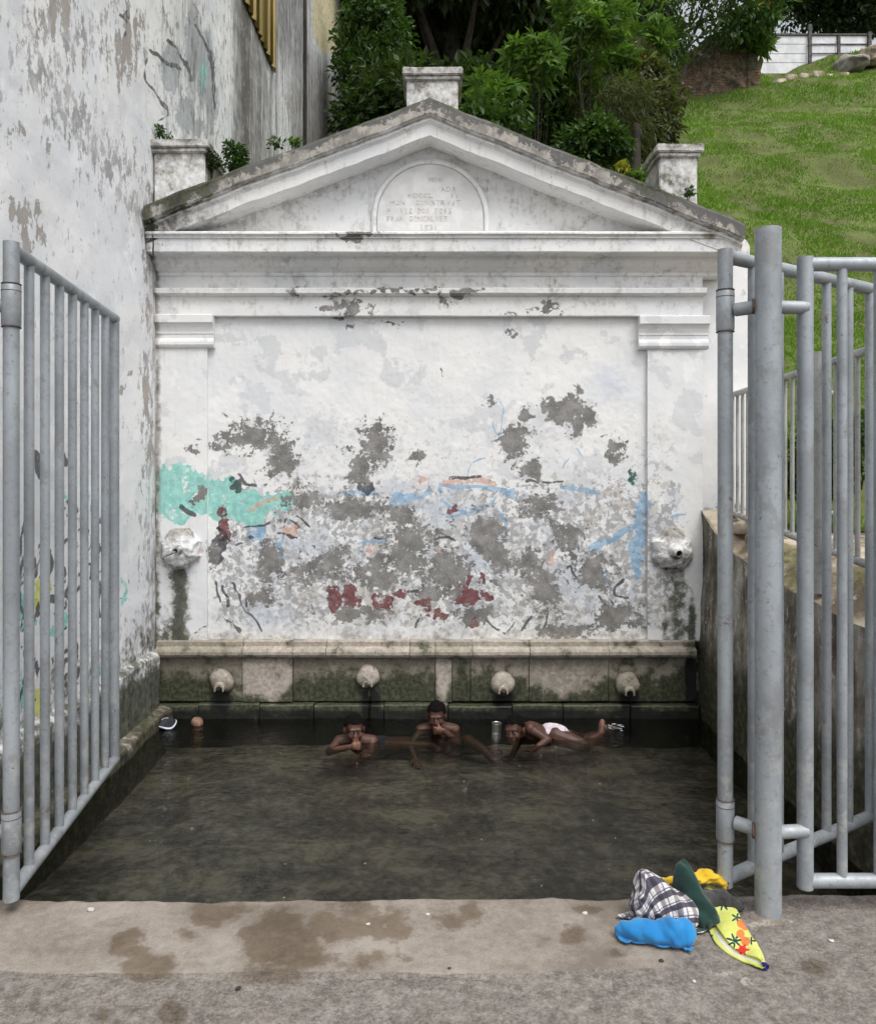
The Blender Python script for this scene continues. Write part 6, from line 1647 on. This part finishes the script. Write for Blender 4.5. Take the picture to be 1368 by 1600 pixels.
def roll(name, label, path, rads, mat, folds, seed, twist=0.0, squash=.8, n=90, m=64, amp=.1, crumple=.02):
    """a rolled or wrung piece of clothing lying along a path"""
    P = np.array(path, float); ts = np.linspace(0, 1, n)
    kn = np.linspace(0, 1, len(P))
    C = np.stack([np.interp(ts, kn, P[:, k]) for k in range(3)], -1)
    for _ in range(6): C[1:-1] = (C[:-2] + 2 * C[1:-1] + C[2:]) / 4
    Rr = np.interp(ts, kn, rads)
    V = []
    for i in range(n):
        d = C[min(i + 1, n - 1)] - C[max(i - 1, 0)]; d /= np.linalg.norm(d)
        u = np.cross(d, [0, 0, 1]); u /= np.linalg.norm(u); w = np.cross(u, d)
        for k in range(m):
            a = 2 * np.pi * k / m
            f = 1 + amp * math.sin(folds * a + twist * ts[i]) + .5 * amp * math.sin((folds + 3) * a - 1.7 * twist * ts[i] + 5 * ts[i])
            V.append(C[i] + (u * math.cos(a) + w * math.sin(a) * squash) * Rr[i] * f)
    V = np.array(V)
    rid = 1 - np.abs(fbm(V * np.array([1, 1.7, 1.7]), 13, 3, seed + 11)) * 3
    ctr = np.repeat(C, m, 0); out = V - ctr
    V += out * (np.clip(rid, -.6, 1)[:, None] * crumple * 5.0)
    V += np.stack([fbm(V, 16, 4, seed), fbm(V, 16, 4, seed + 3), fbm(V, 16, 4, seed + 7)], -1) * crumple
    F = [grid_faces(n, m, True)]
    # gathered ends with concentric fold rings
    for e, i0 in ((0, 0), (1, (n - 1) * m)):
        d = (C[1] - C[0]) if e == 0 else (C[-1] - C[-2]); d = d / np.linalg.norm(d) * (-1 if e == 0 else 1)
        ring0 = np.arange(i0, i0 + m); cen = V[ring0].mean(0)
        for q, (sc, dep) in enumerate([(.82, .008), (.66, -.012), (.48, .004), (.30, -.014), (.08, -.004)]):
            nv = cen + (V[np.arange(i0, i0 + m)] - cen) * sc + d * dep
            b = len(V); V = np.vstack([V, nv]); r1 = np.arange(b, b + m)
            F.append(np.stack([ring0, np.roll(ring0, -1), np.roll(r1, -1), r1], -1)); ring0 = r1
    V[:, 2] = np.where(V[:, 2] < .006, .006 + (V[:, 2] - .006) * .05, V[:, 2])
    o = add(name, mesh_np(name, V, F, True), mat)
    return tag(o, label, 'clothing', CG)

def heap(name, label, base, peak, mat, ridges, seed, n=60, m=120, amp=.13, power=.8, attrs=False, flatten=None):
    """a piece of clothing standing in a soft peak; base = list of outline points"""
    B = np.array(base, float); K = len(B)
    us = np.linspace(0, K, m, endpoint=False)
    bx = np.interp(us, np.arange(K + 1), np.r_[B[:, 0], B[0, 0]]); by = np.interp(us, np.arange(K + 1), np.r_[B[:, 1], B[0, 1]])
    for _ in range(5):
        bx = (np.roll(bx, 1) + 2 * bx + np.roll(bx, -1)) / 4; by = (np.roll(by, 1) + 2 * by + np.roll(by, -1)) / 4
    pk = np.array(peak); V, pu, pv = [], [], []
    per = np.r_[0, np.cumsum(np.hypot(np.diff(bx), np.diff(by)))]
    for i, t in enumerate(np.linspace(0, 1, n)):
        s = (1 - t) ** power
        for k in range(m):
            th = 2 * np.pi * k / m
            f = 1 + amp * math.sin(ridges * th + 2.5 * t) * (1 - t) * min(1, 4 * t + .3) + .5 * amp * math.sin((ridges * 2 + 1) * th - 4 * t)
            cx, cy = B[:, 0].mean(), B[:, 1].mean()
            ax, ay = cx + (pk[0] - cx) * t, cy + (pk[1] - cy) * t
            V.append((ax + (bx[k] - cx) * s * f, ay + (by[k] - cy) * s * f, pk[2] * t * (1 - .12 * math.sin(3 * th) * (1 - t)) + .004))
            pu.append(per[k]); pv.append(t * pk[2] * 1.3 + .05 * math.sin(th) + .12 * per[k])
    V = np.array(V)
    D = np.stack([fbm(V, 12, 4, seed), fbm(V, 12, 4, seed + 3), fbm(V, 12, 4, seed + 7)], -1) * .045
    D = D + (V - np.array([B[:, 0].mean(), B[:, 1].mean(), .05])) * (0.22 * np.clip(1 - np.abs(fbm(V * np.array([1, 1, .6]), 15, 3, seed + 5)) * 4, -.5, 1))[:, None]
    V += D * np.minimum(1, V[:, 2:3] / .02)
    V[:, 2] = np.maximum(V[:, 2], .004)
    o = add(name, mesh_np(name, V, [grid_faces(n, m, True)], True, {'pu': np.array(pu), 'pv': np.array(pv)} if attrs else None), mat)
    return tag(o, label, 'clothing', CG)

def gp(px, py): Y = CAMH * FPX / (py - HY); return (X(px, Y), Y)
def drape(name, label, mat, core, size, rot, at, gather=1.0, n=46, steps=300, bend=.10, seed=1, mu=.55, wav=.010, tuck=0.0, pin=None, crease=1.0, cs=17):
    """let a sheet fall over soft cores on the pavement (position-based springs) and keep the folds"""
    w, l = size
    u = np.linspace(-.5, .5, n); UU, VV = np.meshgrid(u * w, u * l, indexing='ij')
    R = np.array(Matrix.Rotation(math.radians(rot), 3, 'Z'))
    q = np.stack([UU * gather, VV * gather, np.zeros_like(UU)], -1).reshape(-1, 3)
    q[:, 2] = wav * np.sin(q[:, 0] * 60 + q[:, 1] * 31) + fbm(q, 12, 3, seed) * wav * 2
    x = q @ R.T + np.array(at); v = np.zeros_like(x)
    du, dv = w / (n - 1), l / (n - 1)
    id_ = np.arange(n * n).reshape(n, n)
    G = []
    for a in (0, 1):
        G.append((id_[a:-1:2, :].ravel(), id_[a + 1::2, :][:len(id_[a:-1:2])].ravel(), du, 1.0))
        G.append((id_[:, a:-1:2].ravel(), id_[:, a + 1::2][:, :id_[:, a:-1:2].shape[1]].ravel(), dv, 1.0))
        k = len(range(a, n - 1, 2))
        for b in (0, 1):
            m_ = len(range(b, n - 1, 2)); ii, jj = np.arange(a, n - 1, 2)[:, None], np.arange(b, n - 1, 2)[None, :]
            G.append((id_[ii, jj].ravel(), id_[ii + 1, jj + 1].ravel(), math.hypot(du, dv), .35))
            G.append((id_[ii + 1, jj].ravel(), id_[ii, jj + 1].ravel(), math.hypot(du, dv), .35))
    for c in ((0, 1), (2, 3)):
        ii = np.array([i for i in range(n - 2) if i % 4 in c])
        G.append((id_[ii, :].ravel(), id_[ii + 2, :].ravel(), 2 * du, bend)); G.append((id_[:, ii].ravel(), id_[:, ii + 2].ravel(), 2 * dv, bend))
    dt = 1 / 90.0
    t0, t1 = np.array(core[0][0])[:2], np.array(core[-1][2])[:2]; ta = t1 - t0
    if pin is not None:
        pv = (np.abs(UU.ravel() - pin[0][0] * w) < .022) & (np.abs(VV.ravel() - pin[0][1] * l) < .022)
        shift = np.array(pin[1]) - x[pv].mean(0); x += shift; hold = x[pv].copy()
    for st in range(steps):
        v[:, 2] -= 9.8 * dt
        v *= .985
        if tuck:
            tt = np.clip(((x[:, :2] - t0) @ ta) / (ta @ ta + 1e-9), 0, 1); dd = t0 + tt[:, None] * ta - x[:, :2]
            v[:, :2] += dd / (np.sqrt((dd * dd).sum(1)) + .01)[:, None] * tuck * dt
        p = x + v * dt
        for it in range(7):
            for a, b, r, k in G:
                d = p[b] - p[a]; L = np.sqrt((d * d).sum(1)) + 1e-9
                d *= (k * .5 * (L - r) / L)[:, None]
                p[a] += d; p[b] -= d
        for (c0, r0, c1, r1) in core:
            c0_, c1_ = np.array(c0), np.array(c1); ax = c1_ - c0_
            t = np.clip(((p - c0_) @ ax) / (ax @ ax), 0, 1); cc = c0_ + t[:, None] * ax; rr = r0 + (r1 - r0) * t + .003
            d = p - cc; L = np.sqrt((d * d).sum(1)) + 1e-9; hit = L < rr
            p[hit] = cc[hit] + d[hit] * (rr[hit] / L[hit])[:, None]
            p[hit] -= (p[hit] - x[hit]) * mu
            L = np.sqrt(((p - cc) ** 2).sum(1)) + 1e-9; hit2 = L < rr
            p[hit2] = cc[hit2] + (p - cc)[hit2] * (rr[hit2] / L[hit2])[:, None]
        low = p[:, 2] < .010
        p[low, 2] = .010
        p[low, :2] -= (p[low, :2] - x[low, :2]) * .8
        if pin is not None: p[pv] = hold
        v = (p - x) / dt
        x = p
    X3 = x.reshape(n, n, 3)
    nr = np.cross(np.gradient(X3, axis=0), np.gradient(X3, axis=1)).reshape(-1, 3); nr /= (np.linalg.norm(nr, axis=1, keepdims=True) + 1e-9)
    Q = np.stack([UU.ravel() * 1.0 + .45 * VV.ravel(), VV.ravel() * .45, x[:, 2] * .6], -1)       # creases run across the sheet
    cr = 1 - 4.2 * np.abs(fbm(Q * np.array([1, .35, 1]), cs, 2, seed + 21)); cr2 = 1 - 3.2 * np.abs(fbm(Q[:, [1, 0, 2]] * np.array([1.6, .7, 1]), 24, 3, seed + 31))
    x = x + nr * (crease * (np.clip(cr, -.6, 1) * .0075 + np.clip(cr2, -.6, 1) * .0045) * (1 if nr[:, 2].mean() > 0 else -1) * smooth(x[:, 2], .004, .03))[:, None]
    o = add(name, mesh_np(name, x, [grid_faces(n, n)], True, {'pu': UU.ravel() + .5, 'pv': VV.ravel() + .5}), mat)
    sb = o.modifiers.new('soft', 'SUBSURF'); sb.levels = 1; sb.render_levels = 2
    so = o.modifiers.new('thickness', 'SOLIDIFY'); so.thickness = .003; so.offset = 0
    return tag(o, label, 'clothing', CG)
C_BLUE = [((.628, 2.632, .018), .012, (.68, 2.618, .034), .030), ((.68, 2.618, .034), .030, (.77, 2.600, .034), .032), ((.77, 2.600, .034), .032, (.815, 2.595, .038), .038)]
C_PLAID = [((.738, 2.735, .040), .045, (.738, 2.735, .135), .026), ((.738, 2.735, .130), .028, (.850, 2.690, .055), .042), ((.77, 2.73, .04), .05, (.84, 2.70, .04), .045)]
C_GREEN = [((.890, 2.765, .040), .038, (.888, 2.765, .150), .022), ((.888, 2.765, .140), .022, (.935, 2.705, .045), .040)]
drape('blue_cloth', 'bright blue bundled cloth at the front of the clothes pile', M_BLUE, C_BLUE, (.36, .27), -10, (.724, 2.608, .085), gather=.68, seed=3, tuck=7, mu=.35, bend=.03, wav=.022, crease=1.5, cs=21)
drape('green_cloth', 'dark green cloth standing in a peak behind the plaid shirt', M_GREEN, C_GREEN, (.28, .28), 28, (.9, 2.745, .2), gather=.74, seed=6, tuck=1.5, pin=((-.05, .05), (.884, 2.765, .182)), bend=.04, wav=.016, crease=1.3)
drape('plaid_shirt', 'black and white plaid shirt crumpled in a peak above the blue cloth', M_PLAID, C_PLAID + C_BLUE[1:], (.34, .34), 35, (.770, 2.712, .2), gather=.72, seed=9, tuck=1.5, pin=((-.15, .12), (.728, 2.732, .172)), bend=.03, wav=.018, crease=1.6)
roll('yellow_cloth', 'twisted yellow cloth lying at the back of the clothes pile', [(.79, 2.86, .062), (.87, 2.85, .078), (.93, 2.855, .082), (1.0, 2.86, .088), (1.065, 2.86, .070)], [.010, .019, .018, .025, .022], M_YEL, 2, 15, twist=22, amp=.26, crumple=.014)
roll('grey_cloth', 'charcoal grey rolled cloth under the twisted yellow cloth', [(.90, 2.79, .032), (.97, 2.80, .038), (1.04, 2.805, .034), (1.10, 2.80, .016)], [.030, .038, .034, .016], M_GREY, 2, 18, twist=1, amp=.06)

def shorts():
    m = Mat('floral_print_cloth')
    f = m.noise(420, 3, 0.6); n = m.noise(10, 5, .6)
    c = m.mix(m.ss(n, .35, .65), (0.52, 0.56, 0.13), (0.62, 0.64, 0.20))
    for k, col in (('leafp', (0.012, 0.055, 0.060)), ('orangep', (0.62, 0.20, 0.06)), ('redp', (0.60, 0.035, 0.030)), ('navyp', (0.02, 0.02, 0.14)), ('whitep', (0.62, 0.60, 0.60))):
        a = m.at(k)
        c = m.mix(m.ss(m.ma('ADD', a, m.ma('MULTIPLY', m.ma('SUBTRACT', m.noise(90, 4, .6), .5), .004)), 0.0, .0012), c, col)
    mat = m.done(c, 0.85, m.bump(m.ma('ADD', n, m.ma('MULTIPLY', f, .2)), 0.4, 0.004), spec=.2)
    L = [gp(1092, 1404), gp(1103, 1425), gp(1104, 1448), gp(1114, 1474), gp(1145, 1497), gp(1180, 1514), gp(1194, 1519)]
    R = [gp(1128, 1400), gp(1146, 1420), gp(1158, 1442), gp(1170, 1463), gp(1182, 1484), gp(1192, 1500), gp(1196, 1514)]
    n, k = 90, 60
    ts = np.linspace(0, 1, n); kn = np.linspace(0, 1, 7)
    Lc = np.stack([np.interp(ts, kn, [p[i] for p in L]) for i in (0, 1)], -1); Rc = np.stack([np.interp(ts, kn, [p[i] for p in R]) for i in (0, 1)], -1)
    for A in (Lc, Rc):
        for _ in range(30): A[1:-1] = (A[:-2] + 2 * A[1:-1] + A[2:]) / 4
    V, white, side = [], [], []
    for i, t in enumerate(ts):
        for q in range(k):
            # cross-section: left underside lip -> over the top -> right edge
            s = q / (k - 1)
            xy = Lc[i] * (1 - s) + Rc[i] * s
            top = .010 + .030 * (1 - .60 * t) * (math.sin(math.pi * min(1, max(0, .06 + .9 * s))) ** .55)
            fold = .006 * math.sin(9 * t + 3.5 * s) * (1 - s) + .003 * math.sin(17 * t) + .005 * math.sin(5 * s + 14 * t)
            z = top + fold
            if s < .18: xy = xy + np.array([.012 * math.sin(s / .18 * math.pi), 0]); z = z * (.35 + .65 * s / .18)
            V.append((xy[0], xy[1], max(z, .006))); white.append(t); side.append(s)
    V = np.array(V); t = np.array(white); s = np.array(side)
    V[:, 2] += fbm(V, 18, 3, 3) * .010
    Yv = V[:, 1]; px = CX + V[:, 0] * FPX / Yv; py = HY - (V[:, 2] - CAMH) * FPX / Yv
    kk = .0021
    def star(cx, cy, r, n=7, ph=0): 
        d = np.hypot(px - cx, (py - cy) * 1.15); th = np.arctan2(py - cy, px - cx)
        return (r * (.55 + .45 * np.cos(n * th + ph)) - d) * kk
    def disc(cx, cy, r): return (r - np.hypot(px - cx, py - cy)) * kk
    lf = np.max([star(1128, 1412, 14), star(1150, 1434, 10, 5), star(1147, 1470, 15, 7, 1), star(1173, 1470, 8, 4), star(1118, 1404, 7, 3), star(1106, 1462, 8, 4)], 0)
    og = np.max([disc(1157, 1443, 7), disc(1163, 1448, 6), disc(1156, 1459, 7), disc(1164, 1471, 7.5), disc(1108, 1440, 6)], 0)
    rd = np.max([star(1159, 1484, 12, 6), disc(1159, 1484, 6.5), disc(1104, 1452, 3)], 0)
    navy = np.where(t > .955, .01, -.02)
    A = {'leafp': lf, 'orangep': og, 'redp': rd, 'navyp': navy, 'whitep': np.where((s > .035) & (s < .10) & (t > .42) & (t < .95), .01, -.02)}
    o = add('floral_shorts', mesh_np('floral_shorts', V, [grid_faces(n, k)], True, A), mat)
    tag(o, 'yellow floral print shorts folded flat at the right of the clothes pile', 'clothing', CG)
    so = o.modifiers.new('thickness', 'SOLIDIFY'); so.thickness = .006; so.offset = -1
shorts()

# ------------------------------------------------------------------ litter on the pavement
def litter():
    dk = m_simple('dark_pebble', (0.02, 0.02, 0.02), (0.05, 0.045, 0.04), 60, .7, .4); lt = m_simple('pale_chip', (0.42, 0.40, 0.37), (0.60, 0.58, 0.55), 60, .8, .4); br = m_simple('brown_pebble', (0.12, 0.10, 0.08), (0.24, 0.20, 0.16), 60, .8, .4)
    items = [(1033, 1502, .008, dk, 'black pebble in front of the blue cloth'), (600, 1449, .013, br, 'round brown pebble on the wet patch near the middle'), (575, 1445, .008, lt, 'pale chip beside the brown pebble on the wet patch'),
             (913, 1428, .010, lt, 'pale square chip near the pool edge left of the clothes'), (1298, 1471, .009, lt, 'pale chip right of the thick post'), (142, 1423, .012, lt, 'white fleck near the left end of the pool edge'),
             (702, 1514, .006, dk, 'dark speck in the middle of the pavement'), (372, 1546, .009, dk, 'dark twig scrap below the large wet patch'), (1084, 1534, .006, lt, 'pale crumb below the floral shorts'), (668, 1430, .008, lt, 'pale crumb at the pool edge near the middle')]
    for k, (px, py, r, mat, lab) in enumerate(items):
        x, y = gp(px, py)
        bm = bmesh.new(); bmesh.ops.create_icosphere(bm, subdivisions=2, radius=1)
        for v in bm.verts: v.co = Vector((x + v.co.x * r * random.uniform(.95, 1.15), y + v.co.y * r * .9, r * .35 + v.co.z * r * .5))
        me = bpy.data.meshes.new('pebble'); bm.to_mesh(me); bm.free()
        tag(displaced('pebble', me, r * .5, .6 / r, mat, None, k), lab, 'pebble', 'pebbles and chips on the pavement')
litter()
